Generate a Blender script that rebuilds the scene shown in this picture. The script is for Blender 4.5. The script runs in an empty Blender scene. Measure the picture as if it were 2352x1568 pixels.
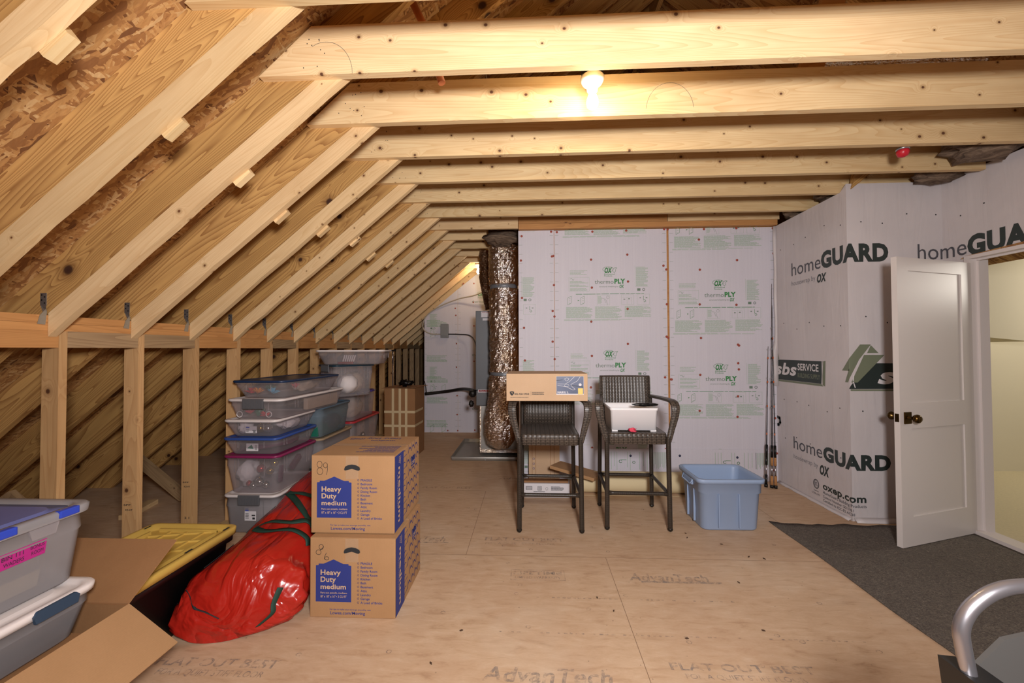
import bpy, bmesh, math, random
from mathutils import Vector, Matrix, noise
from math import pi, sin, cos, radians, sqrt, atan2

random.seed(7)
S = bpy.context.scene
COL = S.collection

# ------------------------------------------------------------------ camera
CAM_H = 1.4042
FPX = 910.84
yaw, pitch, roll = -0.04577, 0.019056, -0.0040263
fw = Vector((sin(yaw)*cos(pitch), cos(yaw)*cos(pitch), sin(pitch)))
rt = Vector((cos(yaw), -sin(yaw), 0))
up = rt.cross(fw)
rt2 = cos(roll)*rt + sin(roll)*up
up2 = -sin(roll)*rt + cos(roll)*up
cd = bpy.data.cameras.new('camera'); cam = bpy.data.objects.new('camera', cd); COL.objects.link(cam)
cd.sensor_width = 36; cd.lens = 36*FPX/2352; cd.clip_start = .02; cd.clip_end = 100
m = Matrix.Identity(4)
for i in range(3):
    m[i][0] = rt2[i]; m[i][1] = up2[i]; m[i][2] = -fw[i]
m[2][3] = CAM_H
cam.matrix_world = m
S.camera = cam

# ------------------------------------------------------------------ light, exposure
S.view_settings.view_transform = 'Standard'; S.view_settings.look = 'None'
S.view_settings.gamma = 1; S.view_settings.use_curve_mapping = False
S.view_settings.exposure = 0.08
w = bpy.data.worlds.new('world'); S.world = w; w.use_nodes = True
w.node_tree.nodes['Background'].inputs[0].default_value = (.9, .92, 1, 1)
w.node_tree.nodes['Background'].inputs[1].default_value = .02

def lamp(name, kind, loc, power, col, size=.1, rot=None, sx=None):
    l = bpy.data.lights.new(name, kind); o = bpy.data.objects.new(name, l); COL.objects.link(o)
    o.location = loc; l.energy = power; l.color = col
    if kind == 'AREA':
        l.size = size
        if sx: l.shape = 'RECTANGLE'; l.size = sx; l.size_y = size
    else:
        l.shadow_soft_size = size
    if rot: o.rotation_euler = rot
    return o

def aim(o, to):
    o.rotation_euler = (Vector(to) - o.location).to_track_quat('-Z', 'Y').to_euler()

BULB1 = (.324, 2.02, 2.69)
BULB2 = (-.80, 6.15, 2.64)
FILL_BULB = (.324, -2.2, 2.62)  # unseen bulb added behind the camera for fill light
flash = lamp('photographer_flash', 'AREA', (.32, -.30, 1.78), 112, (1, .958, .952), .32)
aim(flash, (-.1, 4, 1.45))
hl = lamp('hall_lamp', 'AREA', (6.2, 3.3, 2.25), 27, (1, .93, .82), .5)
aim(hl, (4.0, 4.4, .8))

# ------------------------------------------------------------------ node helpers
class NT:
    def __init__(s, name):
        s.m = bpy.data.materials.new(name); s.m.use_nodes = True
        s.t = s.m.node_tree; s.t.nodes.clear()
        s.out = s.t.nodes.new('ShaderNodeOutputMaterial')
    def n(s, typ, _ins=None, **kw):
        nd = s.t.nodes.new(typ)
        for k, v in kw.items(): setattr(nd, k, v)
        if _ins:
            for k, v in _ins.items():
                i = nd.inputs[k]
                if isinstance(v, bpy.types.NodeSocket): s.t.links.new(v, i)
                else: i.default_value = v
        return nd
    def l(s, a, b): s.t.links.new(a, b)
    def math(s, op, a, b=0.0, c=None, clamp=False):
        ins = {0: a, 1: b}
        if c is not None: ins[2] = c
        return s.n('ShaderNodeMath', ins, operation=op, use_clamp=clamp).outputs[0]
    def mix(s, f, a, b, mode='MIX'):
        nd = s.t.nodes.new('ShaderNodeMix'); nd.data_type = 'RGBA'; nd.blend_type = mode
        for k, v in ((0, f), (6, a), (7, b)):
            i = nd.inputs[k]
            if isinstance(v, bpy.types.NodeSocket): s.t.links.new(v, i)
            else: i.default_value = v if k == 0 else (tuple(v) + (1,))[:4]
        return nd.outputs[2]
    def ramp(s, f, stops, interp='LINEAR'):
        nd = s.t.nodes.new('ShaderNodeValToRGB'); s.t.links.new(f, nd.inputs[0])
        nd.color_ramp.interpolation = interp
        e = nd.color_ramp.elements
        while len(e) < len(stops): e.new(.5)
        for el, (p, c) in zip(e, stops):
            el.position = p; el.color = (tuple(c) + (1,))[:4] if not isinstance(c, (int, float)) else (c, c, c, 1)
        return nd.outputs[0]
    def coord(s, which='Object', scale=(1, 1, 1), rand=0.0, rot=(0, 0, 0)):
        tc = s.n('ShaderNodeTexCoord')
        mp = s.n('ShaderNodeMapping', {'Scale': scale, 'Rotation': rot})
        v = tc.outputs[which]
        if rand:
            oi = s.n('ShaderNodeObjectInfo')
            r = s.math('MULTIPLY', oi.outputs['Random'], rand)
            cx = s.n('ShaderNodeCombineXYZ', {0: r, 1: r, 2: r}).outputs[0]
            v = s.n('ShaderNodeVectorMath', {0: v, 1: cx}, operation='ADD').outputs[0]
        s.l(v, mp.inputs[0])
        return mp.outputs[0]
    def noise(s, vec, scale, detail=2, rough=.5, dist=0):
        return s.n('ShaderNodeTexNoise', {'Vector': vec, 'Scale': scale, 'Detail': detail, 'Roughness': rough, 'Distortion': dist}).outputs[0]
    def bsdf(s, col, rough=.7, metal=0.0, bump=None, bstr=.3, bdist=.005, **kw):
        b = s.n('ShaderNodeBsdfPrincipled')
        for k, v in (('Base Color', col), ('Roughness', rough), ('Metallic', metal)):
            if isinstance(v, bpy.types.NodeSocket): s.l(v, b.inputs[k])
            else: b.inputs[k].default_value = (tuple(v) + (1,))[:4] if k == 'Base Color' else v
        for k, v in kw.items():
            k = k.replace('_', ' ')
            if isinstance(v, bpy.types.NodeSocket): s.l(v, b.inputs[k])
            else: b.inputs[k].default_value = v
        if bump is not None:
            bn = s.n('ShaderNodeBump', {'Strength': bstr, 'Distance': bdist, 'Height': bump})
            s.l(bn.outputs[0], b.inputs['Normal'])
        return b
    def done(s, sh):
        s.l(sh.outputs[0] if hasattr(sh, 'outputs') else sh, s.out.inputs[0]); return s.m

def C(h):
    h = h.lstrip('#'); v = [int(h[i:i+2], 16)/255 for i in (0, 2, 4)]
    return tuple(x/12.92 if x <= .04045 else ((x+.055)/1.055)**2.4 for x in v)

def plain(name, col, rough=.6, metal=0.0, nscale=0, namt=.12, bstr=0, **kw):
    t = NT(name)
    c = col if isinstance(col, tuple) else C(col)
    if nscale:
        f = t.noise(t.coord(rand=9), nscale, 3)
        cc = t.mix(f, tuple(x*(1-namt) for x in c), tuple(min(1, x*(1+namt)) for x in c))
        return t.done(t.bsdf(cc, rough, metal, f if bstr else None, bstr, .004, **kw))
    return t.done(t.bsdf(c, rough, metal, **kw))

def wood(name, light, dark, knotamt=.5, ring=34., grain=.5, ringamt=.5, knotcol='#4a2c1a', stretch=.5, kscale=4.5, krad=.055, sp=6.5):
    """sawn lumber, grain along the board's own X axis"""
    t = NT(name)
    v = t.coord(rand=37)
    oi = t.n('ShaderNodeObjectInfo')
    s3 = t.n('ShaderNodeSeparateXYZ', {0: v}).outputs
    kv = t.n('ShaderNodeCombineXYZ', {0: t.math('MULTIPLY', s3[0], kscale), 1: t.math('MULTIPLY', t.math('ADD', s3[2], s3[1]), kscale*1.15), 2: 0.0}).outputs[0]
    vo = t.n('ShaderNodeTexVoronoi', {'Vector': kv, 'Scale': 1.0, 'Randomness': 1.0}, voronoi_dimensions='2D')
    rnd = t.n('ShaderNodeSeparateColor', {0: vo.outputs['Color']}).outputs
    sel = t.math('GREATER_THAN', rnd[0], 1-knotamt)
    kr = t.math('MULTIPLY_ADD', rnd[1], krad*.9, krad*.5)          # this knot's radius, in cells
    nd = t.math('DIVIDE', vo.outputs['Distance'], kr)                # 1 at the knot's rim
    near = t.math('MULTIPLY', t.math('SUBTRACT', 1.0, t.math('MULTIPLY', nd, .16), clamp=True), sel)
    near = t.math('MULTIPLY', near, near)
    gv = t.n('ShaderNodeMapping', {'Vector': v, 'Scale': (stretch, sp, sp)}).outputs[0]
    f = t.noise(gv, 1.0, 1.2, .35, .2)
    f = t.math('ADD', f, t.math('MULTIPLY', near, .12))
    r = t.math('POWER', t.math('FRACT', t.math('MULTIPLY', f, ring)), 2.2)
    fib = t.noise(t.n('ShaderNodeMapping', {'Vector': v, 'Scale': (5, 130, 130)}).outputs[0], 1.0, 2, .6)
    blotch = t.noise(t.n('ShaderNodeMapping', {'Vector': v, 'Scale': (1.2, 5, 5)}).outputs[0], 1.5, 3, .6)
    k = t.math('ADD', t.math('MULTIPLY', r, ringamt), t.math('MULTIPLY', fib, grain), clamp=True)
    base = t.mix(k, light, dark)
    base = t.mix(t.math('MULTIPLY', t.math('SUBTRACT', blotch, .38), .9, clamp=True), base, tuple(a*.74 for a in dark))
    rv = t.math('MULTIPLY_ADD', oi.outputs['Random'], .26, .86)
    base = t.mix(1.0, base, t.n('ShaderNodeCombineColor', {0: rv, 1: rv, 2: t.math('POWER', rv, 1.25)}).outputs[0], 'MULTIPLY')
    halo = t.math('MULTIPLY', t.ramp(nd, [(.0, 1), (.5, .55), (1, 0)]), sel)
    # ramps run 0..1: halo reaches 2.4 radii
    nh = t.math('DIVIDE', nd, 2.4)
    halo = t.math('MULTIPLY', t.ramp(nh, [(.0, .8), (.42, .5), (1, 0)]), sel)
    col = t.mix(halo, base, tuple(a*.62 for a in dark))
    kf = t.math('MULTIPLY', t.ramp(nd, [(.0, 1), (.6, .95), (1, 0)]), sel)
    col = t.mix(kf, col, C(knotcol))
    return t.done(t.bsdf(col, .72, 0, fib, .12, .002))

M = {}
M['spruce'] = wood('spruce_lumber', C('#e6ca9c'), C('#c0925a'), .5, 30, .40, .26, '#6b4226', .5, 6.5, .045)
M['joist'] = wood('joist_lumber', C('#ecd2a2'), C('#c8965a'), .62, 36, .28, .34, '#5d3824', .42, 5.0, .050)
M['pine'] = wood('yellow_pine', C('#d3a765'), C('#855526'), .42, 30, .28, .66, '#371b0d', .42, 2.6, .062, 7.5)
M['plate'] = wood('reddish_plate_lumber', C('#cb955a'), C('#a06936'), .25, 34, .45, .35, '#5a3018', .5, 4.0, .04)
M['stud'] = wood('stud_lumber', C('#d3ab78'), C('#a9794a'), .5, 30, .40, .35, '#4f2c16', .5, 5.0, .055)
M['grey_lumber'] = wood('weathered_lumber', C('#b3966f'), C('#876a4d'), .3, 26, .5, .5)

def osb():
    t = NT('osb_sheathing')
    v0 = t.coord()
    n0 = t.noise(v0, 3.0, 2)
    layers = []
    for i, (rot, sc) in enumerate([(.5, 13), (-.75, 11), (1.45, 16), (-.1, 12)]):
        mp = t.n('ShaderNodeMapping', {'Vector': v0, 'Rotation': (0, 0, rot), 'Location': (i*3.1, i*1.7, 0)}).outputs[0]
        mp = t.n('ShaderNodeMapping', {'Vector': mp, 'Scale': (.8, 5.5, 1)}).outputs[0]
        mp = t.n('ShaderNodeVectorMath', {0: mp, 1: t.n('ShaderNodeVectorMath', {0: t.n('ShaderNodeTexNoise', {'Vector': v0, 'Scale': 5.0 + i}).outputs['Color'], 'Scale': .32}, operation='SCALE').outputs[0]}, operation='ADD').outputs[0]
        vo = t.n('ShaderNodeTexVoronoi', {'Vector': mp, 'Scale': float(sc), 'Randomness': 1.0}, voronoi_dimensions='3D')
        layers.append((vo.outputs['Color'], vo.outputs['Distance']))
    def chip(c, ):
        s_ = t.n('ShaderNodeSeparateColor', {0: c}).outputs
        return t.ramp(s_[0], [(0, C('#5e3a22')), (.07, C('#8d6038')), (.4, C('#b3834e')), (.75, C('#c99c62')), (1, C('#d9b783'))])
    a = chip(layers[0][0])
    for i in (1, 2, 3):
        s_ = t.n('ShaderNodeSeparateColor', {0: layers[i][0]}).outputs
        a = t.mix(t.math('GREATER_THAN', s_[1], .45), a, chip(layers[i][0]))
    fib = t.noise(t.n('ShaderNodeMapping', {'Vector': v0, 'Rotation': (0, 0, .6), 'Scale': (30, 160, 30)}).outputs[0], 1.0, 2)
    a = t.mix(t.math('MULTIPLY', fib, .55), a, C('#6b4426'))
    return t.done(t.bsdf(a, .62, 0, layers[0][1], .4, .004))
M['osb'] = osb()

def subfloor():
    t = NT('subfloor_panels')
    v = t.coord()
    n1 = t.noise(v, 1.6, 5, .6)
    n2 = t.noise(t.n('ShaderNodeMapping', {'Vector': v, 'Scale': (7, 26, 10)}).outputs[0], 1.0, 5, .65, .6)
    n3 = t.noise(t.n('ShaderNodeMapping', {'Vector': v, 'Scale': (60, 240, 10)}).outputs[0], 1.0, 3, .6)
    c = t.ramp(n2, [(.22, C('#b08e70')), (.42, C('#cbab8b')), (.58, C('#d3b596')), (.8, C('#dec6ab'))])
    c = t.mix(t.math('MULTIPLY', t.math('SUBTRACT', n1, .42), 1.1, clamp=True), c, C('#b58e72'))
    c = t.mix(t.math('MULTIPLY', n3, .28), c, C('#97714e'))
    # dusty light patches
    n4 = t.noise(v, .9, 4, .7)
    c = t.mix(t.ramp(n4, [(.5, 0), (.75, .5)]), c, C('#dccab4'))
    # fine dark specks
    vo = t.n('ShaderNodeTexVoronoi', {'Vector': v, 'Scale': 13.0})
    sp = t.ramp(vo.outputs['Distance'], [(.0, 1), (.035, 1), (.055, 0)])
    c = t.mix(t.math('MULTIPLY', sp, .45), c, C('#5b4636'))
    return t.done(t.bsdf(c, .68, 0, n2, .08, .002))
M['floor'] = subfloor()

def paper(name, a, b, streak=(60, 60, 1.2), rough=.55, spec=.4, amt=.5, bstr=.15):
    t = NT(name)
    v = t.coord()
    s1 = t.noise(t.n('ShaderNodeMapping', {'Vector': v, 'Scale': streak}).outputs[0], 1.0, 3, .6)
    c = t.mix(t.math('MULTIPLY', s1, amt), a, b)
    n2 = t.noise(v, 90.0, 2)
    c = t.mix(t.math('MULTIPLY', n2, .15), c, tuple(x*.7 for x in b))
    return t.done(t.bsdf(c, rough, 0, s1, bstr, .002, Specular_IOR_Level=spec))
M['sheath'] = paper('foil_faced_paper_sheathing', C('#dcdae4'), C('#c5c1cd'))

def wrap():
    t = NT('house_wrap')
    v = t.coord()
    n1 = t.noise(v, 2.2, 3, .5, .4)
    fold = t.noise(t.n('ShaderNodeMapping', {'Vector': v, 'Rotation': (.35, .35, 0), 'Scale': (7, 7, 1.1)}).outputs[0], 1.0, 3, .5, 1.0)
    weave = t.n('ShaderNodeTexChecker', {'Vector': v, 'Scale': 260.0}).outputs['Fac']
    c = t.mix(n1, C('#ded8d9'), C('#c5bebf'))
    c = t.mix(t.math('MULTIPLY', weave, .10), c, C('#9d9498'))
    h = t.math('ADD', t.math('MULTIPLY', fold, .8), t.math('MULTIPLY', n1, 1.6))
    return t.done(t.bsdf(c, .40, 0, h, .45, .016, Specular_IOR_Level=.4))
M['wrap'] = wrap()

def foil(name, c1, c2, rough=.22, scale=26, bstr=.9):
    t = NT(name)
    v = t.coord(rand=3)
    n1 = t.noise(v, scale, 4, .7, 1.2)
    n2 = t.noise(v, scale*.22, 2, .5, .6)
    wv = t.n('ShaderNodeTexWave', {'Vector': v, 'Scale': 22.0, 'Distortion': 3.0, 'Detail': 2.0, 'Detail Scale': 3.0}, bands_direction='Z').outputs['Fac']
    h = t.math('ADD', t.math('ADD', n1, t.math('MULTIPLY', n2, 1.3)), t.math('MULTIPLY', wv, .22))
    c = t.mix(t.ramp(n2, [(.35, 0), (.65, 1)]), c1, c2)
    return t.done(t.bsdf(c, t.math('MULTIPLY_ADD', n1, .16, rough-.06), 1.0, h, bstr, .02))
M['foil'] = foil('foil_duct_wrap', C('#d9c6b2'), C('#f4f2f2'), .20, 22, .5)
M['foil_brown'] = foil('foil_duct_wrap_back', C('#8a6a50'), C('#a88d76'), .3)

def cardboard(name, a, b):
    t = NT(name)
    v = t.coord()
    n1 = t.noise(v, 5, 4, .6); n2 = t.noise(v, 160, 2)
    fl = t.n('ShaderNodeTexWave', {'Vector': v, 'Scale': 55.0, 'Distortion': .4}, bands_direction='X').outputs['Fac']
    c = t.mix(n1, C(a), C(b))
    c = t.mix(t.math('MULTIPLY', n2, .3), c, tuple(x*.7 for x in C(b)))
    c = t.mix(t.math('MULTIPLY', fl, .06), c, tuple(x*.6 for x in C(b)))
    return t.done(t.bsdf(c, .8, 0, n1, .05, .003))
M['card'] = cardboard('kraft_cardboard', '#b68d64', '#a27b53')
M['card_dark'] = cardboard('brown_cardboard', '#a1764e', '#8a613c')
M['card_light'] = cardboard('pale_cardboard', '#d4b593', '#c4a382')

def clear(name, tint, alpha=.45, rough=.22):
    t = NT(name)
    v = t.coord(rand=5)
    n = t.noise(v, 3, 3)
    tr = t.n('ShaderNodeBsdfTransparent', {0: tuple(tint)+(1,)})
    bs = t.bsdf(t.mix(n, tuple(x*.72 for x in tint), tuple(min(1, x*.9) for x in tint)), rough)
    fac = t.math('MULTIPLY_ADD', n, .16, alpha-.08)
    mx = t.n('ShaderNodeMixShader', {0: fac, 1: tr.outputs[0], 2: bs.outputs[0]})
    return t.done(mx)
M['clear'] = clear('clear_plastic', (.84, .80, .82), .27)
M['clear_grey'] = clear('clear_grey_plastic', (.62, .60, .62), .45)
M['clear_teal'] = clear('clear_blue_green_plastic', (.46, .56, .62), .40)
M['clear_milky'] = clear('milky_plastic', (.56, .54, .56), .55, .3)
M['clear_blue'] = clear('clear_blue_lid_plastic', (.22, .26, .62), .72, .25)
M['white_pl'] = plain('white_plastic', '#e6dedc', .35, nscale=8, namt=.03)
M['white_bin'] = plain('bright_white_plastic', '#f4f2f4', .3)
M['grey_latch'] = plain('grey_latch_plastic', '#5c5d61', .45, nscale=60)
M['blue_latch'] = plain('slate_blue_plastic', '#2b4259', .4)
M['cobalt'] = plain('cobalt_blue_plastic', '#2d47b8', .3)
M['royal'] = plain('royal_blue_lid_plastic', '#35549f', .35, nscale=6)
M['magenta'] = plain('magenta_lid_plastic', '#8d2a5c', .35, nscale=6)
M['navy'] = plain('navy_lid_plastic', '#1d3354', .35, nscale=6)
M['tealgrey'] = plain('blue_grey_lid_plastic', '#5b7183', .35, nscale=6)
M['tan'] = plain('tan_lid_plastic', '#a58f73', .5)
M['redlid'] = plain('red_lid_plastic', '#b8303c', .35)
M['purple'] = plain('purple_plastic', '#33207c', .35)
M['darkteal'] = plain('dark_teal_lid_plastic', '#1c3a4a', .35)
M['tote'] = plain('light_blue_tote_plastic', '#93a7c6', .42, nscale=5, namt=.06)
M['yellow'] = plain('yellow_lid_plastic', '#c9a752', .42, nscale=7, namt=.08)
M['black_pl'] = plain('black_plastic', '#0b0b0c', .38)
M['black'] = plain('black_ink', '#23262a', .7)
M['blackmetal'] = plain('black_rubber', '#1a1714', .5)
M['steel'] = plain('galvanised_steel', '#a7aaab', .38, .85, nscale=40, namt=.15)
M['pan'] = plain('galvanised_pan_metal', '#a9a7a2', .45, .6, nscale=12, namt=.12)
M['darksteel'] = plain('dark_steel_strap', '#2a2c30', .35, .8, nscale=90, namt=.6)
M['silver'] = plain('brushed_silver_tube', '#a9a6ab', .28, .9)
M['furnace'] = plain('furnace_cabinet_paint', '#63666a', .45, .2)
M['darkgrey'] = plain('dull_grey_plastic', '#3b3937', .6)
M['grey_box'] = plain('grey_electrical_box', '#84878a', .5)
M['tape'] = plain('masking_tape', '#c9b48e', .6)
M['duct_tape'] = plain('duct_strap', '#7b8087', .35, .3)
M['door'] = plain('door_white_paint', '#dad3cf', .33)
M['trim'] = plain('trim_white_paint', '#dcd4d2', .4)
M['brass'] = plain('antique_brass', '#5a4626', .28, .95)
M['hallwall'] = plain('hall_wall_paint', '#cdc4ac', .8, nscale=2, namt=.03)
M['hallfloor'] = plain('hall_carpet', '#cfc3a2', .95, nscale=70, namt=.12)
M['green'] = plain('green_print_ink', '#3f8a50', .6)
M['green_pale'] = plain('pale_green_print', '#9cb89f', .6)
M['grey_print'] = plain('pale_grey_print', '#6f8576', .6)
M['ink'] = plain('dark_green_black_ink', '#2b3533', .45)
M['ink_thin'] = plain('grey_ink', '#4f4f56', .5)
M['ink_fade'] = plain('faded_grey_ink', '#8b8a90', .5)
M['olive'] = plain('olive_print', '#777e68', .5)
M['print_white'] = plain('unprinted_white', '#dedadb', .5)
M['bluebox'] = plain('box_blue_print', '#27357e', .65)
M['floor_ink'] = None
M['capnail'] = plain('red_cap_nail', '#a04c3c', .5)
M['capnail_blue'] = plain('blue_cap_nail', '#2c3350', .5)
M['nailhead'] = plain('nail_head_grey', '#c4b29c', .4, .3)
M['staple'] = plain('dark_staple_cap', '#2b2b2d', .5)
M['red'] = plain('red_plastic', '#c01f30', .35)
M['redpaper'] = plain('red_wrapper', '#e04a62', .45)
M['sticker'] = plain('white_sticker', '#d9d6da', .5)
M['magtape'] = plain('magenta_tape', '#b0267e', .45)
M['cream'] = plain('cream_foam', '#d9c8a0', .8, nscale=4, namt=.06)
M['orange_pipe'] = plain('orange_plastic_pipe', '#c9774a', .45)
M['ceramic'] = plain('white_porcelain', '#f5f1ea', .3)
M['cable'] = plain('white_cable_sheath', '#b3aa9c', .5)
M['dkcable'] = plain('dark_cable_sheath', '#2b2d30', .5)
M['gcable'] = plain('green_wire', '#3e5a35', .5)
M['cork'] = plain('cork_grip', '#b07f50', .8, nscale=90, namt=.25)
M['rod'] = plain('graphite_rod', '#15161c', .25)
M['rodorange'] = plain('orange_winding', '#c7622c', .5)
M['webbing'] = plain('green_webbing', '#153b30', .7, nscale=220, namt=.3)
M['bark'] = plain('bark_chip', '#4a3424', .9)
M['gold'] = plain('gold_ornament', '#b08a3c', .18, .9)
M['silverball'] = plain('silver_ornament', '#b9b4ae', .18, .9)
M['redball'] = plain('red_ornament', '#a32020', .2, .5)
M['tissue'] = plain('white_tissue', '#d9d2d2', .7, nscale=14, namt=.15)
M['bow_r'] = plain('red_bow', '#d8303e', .35); M['bow_o'] = plain('orange_bow', '#f0973a', .35)
M['bow_g'] = plain('green_bow', '#2c6b4b', .35); M['bow_b'] = plain('blue_bow', '#55b3d6', .3)
M['greenbox'] = plain('green_carton', '#1f6f5b', .5); M['maroon'] = plain('maroon_cloth', '#5c2a44', .8)
M['beige'] = plain('beige_cloth', '#b39f8a', .9, nscale=20, namt=.2)
M['greyblue'] = plain('grey_cloth', '#8795a5', .9, nscale=20, namt=.2)
M['fanphoto'] = plain('blue_grey_photo_print', '#5c6680', .3, nscale=9, namt=.35)
M['fanyellow'] = plain('yellow_print', '#e8c96a', .4)

def bagmat():
    t = NT('red_woven_vinyl')
    v = t.coord()
    n2 = t.noise(v, 1.6, 2)
    c = t.mix(n2, C('#9c1a12'), C('#bb2a1e'))
    n1 = t.noise(t.n('ShaderNodeMapping', {'Vector': v, 'Rotation': (0, 0, .45), 'Scale': (3.4, 1.0, 3.4)}).outputs[0], 1.7, 3, .45, .7)
    rid = t.math('ABSOLUTE', t.math('SUBTRACT', n1, .5))
    n3 = t.noise(v, 16, 3, .5, .6)
    h = t.math('ADD', t.math('MULTIPLY', rid, 2.2), t.math('MULTIPLY', n3, .08))
    return t.done(t.bsdf(c, .25, 0, h, .6, .05, Specular_IOR_Level=.55))
M['bag'] = bagmat()

def felt():
    t = NT('grey_felt_underlay')
    v = t.coord()
    n1 = t.noise(t.n('ShaderNodeMapping', {'Vector': v, 'Scale': (45, 62, 45)}).outputs[0], 1.0, 8, .78, 2.2)
    n2 = t.noise(v, 2.0, 3)
    c = t.ramp(n1, [(.25, C('#2a2521')), (.46, C('#5c544d')), (.6, C('#82786d')), (.78, C('#bcae9e'))])
    c = t.mix(t.math('MULTIPLY', n2, .35), c, C('#3b352f'))
    return t.done(t.bsdf(c, .95, 0, n1, .6, .006))
M['felt'] = felt()

def insul():
    t = NT('brown_mineral_insulation')
    v = t.coord(rand=4)
    n1 = t.noise(t.n('ShaderNodeMapping', {'Vector': v, 'Scale': (6, 6, 50)}).outputs[0], 1.0, 4, .7, 1.0)
    c = t.ramp(n1, [(.3, C('#3b2e25')), (.5, C('#6d5a4a')), (.75, C('#a08a74'))])
    return t.done(t.bsdf(c, .95, 0, n1, .8, .02))
M['insul'] = insul()

def wicker(name, su, sv, dark='#18130f', highlight='#5f544b'):
    t = NT(name)
    uv = t.n('ShaderNodeUVMap').outputs[0]
    br = t.n('ShaderNodeTexBrick', {'Vector': uv, 'Color1': (1, 1, 1, 1), 'Color2': (.8, .8, .8, 1), 'Mortar': (0, 0, 0, 1), 'Scale': 1.0,
             'Mortar Size': .0016, 'Mortar Smooth': .6, 'Bias': 0.0, 'Brick Width': su, 'Row Height': sv}, offset=.5)
    sp = t.n('ShaderNodeSeparateXYZ', {0: uv})
    bow = t.math('ABSOLUTE', t.math('SINE', t.math('MULTIPLY', sp.outputs[0], pi/su)))
    br_c = t.n('ShaderNodeSeparateColor', {0: br.outputs[0]}).outputs[0]
    h = t.math('MULTIPLY', br_c, t.math('MULTIPLY_ADD', bow, .5, .5))
    c = t.mix(h, C(dark), C(highlight))  # paler crown of each strand is a highlight painted into the colour
    return t.done(t.bsdf(c, .36, 0, h, 1.0, .004))
M['weave'] = wicker('dark_wicker_weave', .036, .013)
M['weave_back'] = wicker('dark_wicker_back_weave', .026, .0125)
M['wrapleg'] = wicker('wicker_wrapped_leg', .5, .0075, '#191410', '#4d433a')

def floorink():
    t = NT('worn_floor_print')
    v = t.coord()
    n = t.noise(v, 28, 4, .75)
    f = t.ramp(n, [(.40, 0), (.66, .5)])
    tr = t.n('ShaderNodeBsdfTransparent')
    b = t.bsdf(C('#7c7d80'), .7)
    return t.done(t.n('ShaderNodeMixShader', {0: f, 1: tr.outputs[0], 2: b.outputs[0]}))
M['floor_ink'] = floorink()

def tapeclear():
    t = NT('clear_packing_tape')
    tr = t.n('ShaderNodeBsdfTransparent')
    v = t.coord(); n = t.noise(v, 20, 3, .6, 1.0)
    b = t.bsdf((.62, .46, .31), .12, 0, n, .5, .01)
    return t.done(t.n('ShaderNodeMixShader', {0: .30, 1: tr.outputs[0], 2: b.outputs[0]}))
M['cleartape'] = tapeclear()

def emit(name, col, st):
    t = NT(name); e = t.n('ShaderNodeEmission', {0: tuple(col)+(1,), 1: st}); return t.done(e.outputs[0])
M['bulb'] = emit('lit_bulb_glass', (1, .80, .52), 18)

# ------------------------------------------------------------------ geometry helpers
def bm_new(): return bmesh.new()

def box(bm, x0, x1, y0, y1, z0, z1, bev=0.0):
    vs = [bm.verts.new((x, y, z)) for z in (z0, z1) for y in (y0, y1) for x in (x0, x1)]
    fs = [bm.faces.new([vs[i] for i in q]) for q in ((0, 2, 3, 1), (4, 5, 7, 6), (0, 1, 5, 4), (2, 6, 7, 3), (0, 4, 6, 2), (1, 3, 7, 5))]
    if bev:
        es = list({e for f in fs for e in f.edges})
        bmesh.ops.bevel(bm, geom=es, offset=bev, segments=2, affect='EDGES', profile=.6)

def prism(bm, poly, f):
    """poly: list of 2-D points, f(u,v,k) -> 3-D for k=0,1"""
    n = len(poly)
    a = [bm.verts.new(f(u, v, 0)) for u, v in poly]; b = [bm.verts.new(f(u, v, 1)) for u, v in poly]
    fs = [bm.faces.new(a), bm.faces.new(b[::-1])]
    for i in range(n): fs.append(bm.faces.new((a[i], b[i], b[(i+1) % n], a[(i+1) % n])))
    bmesh.ops.recalc_face_normals(bm, faces=fs)

def loft(bm, secs, cap0=True, cap1=True, closed=True, uvscale=None):
    rings = [[bm.verts.new(p) for p in s] for s in secs]
    n = len(rings[0]); fs = []
    uvl = bm.loops.layers.uv.verify() if uvscale else None
    vacc = 0.0
    for r in range(len(rings)-1):
        A, B = rings[r], rings[r+1]
        dv = (Vector(secs[r][0]) - Vector(secs[r+1][0])).length
        uacc = 0.0
        for i in range(n if closed else n-1):
            j = (i+1) % n
            du = (Vector(secs[r][i]) - Vector(secs[r][j])).length
            try:
                f = bm.faces.new((A[i], A[j], B[j], B[i]))
            except ValueError:
                continue
            f.smooth = True; fs.append(f)
            if uvl:
                for lp, (a, b) in zip(f.loops, ((uacc, vacc), (uacc+du, vacc), (uacc+du, vacc+dv), (uacc, vacc+dv))):
                    lp[uvl].uv = (a, b)
            uacc += du
        vacc += dv
    if cap0 and closed: fs.append(bm.faces.new(rings[0][::-1]))
    if cap1 and closed: fs.append(bm.faces.new(rings[-1]))
    return fs

def rrect(w, l, r, n=5, cx=0, cy=0, z=0):
    """rounded rectangle w (x) by l (y)"""
    pts = []
    r = min(r, w/2-1e-4, l/2-1e-4)
    for (sx, sy, a0) in ((1, 1, 0), (-1, 1, 90), (-1, -1, 180), (1, -1, 270)):
        for i in range(n+1):
            a = radians(a0 + 90*i/n)
            pts.append((cx + sx*(w/2-r) + r*cos(a), cy + sy*(l/2-r) + r*sin(a), z))
    return pts

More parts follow.
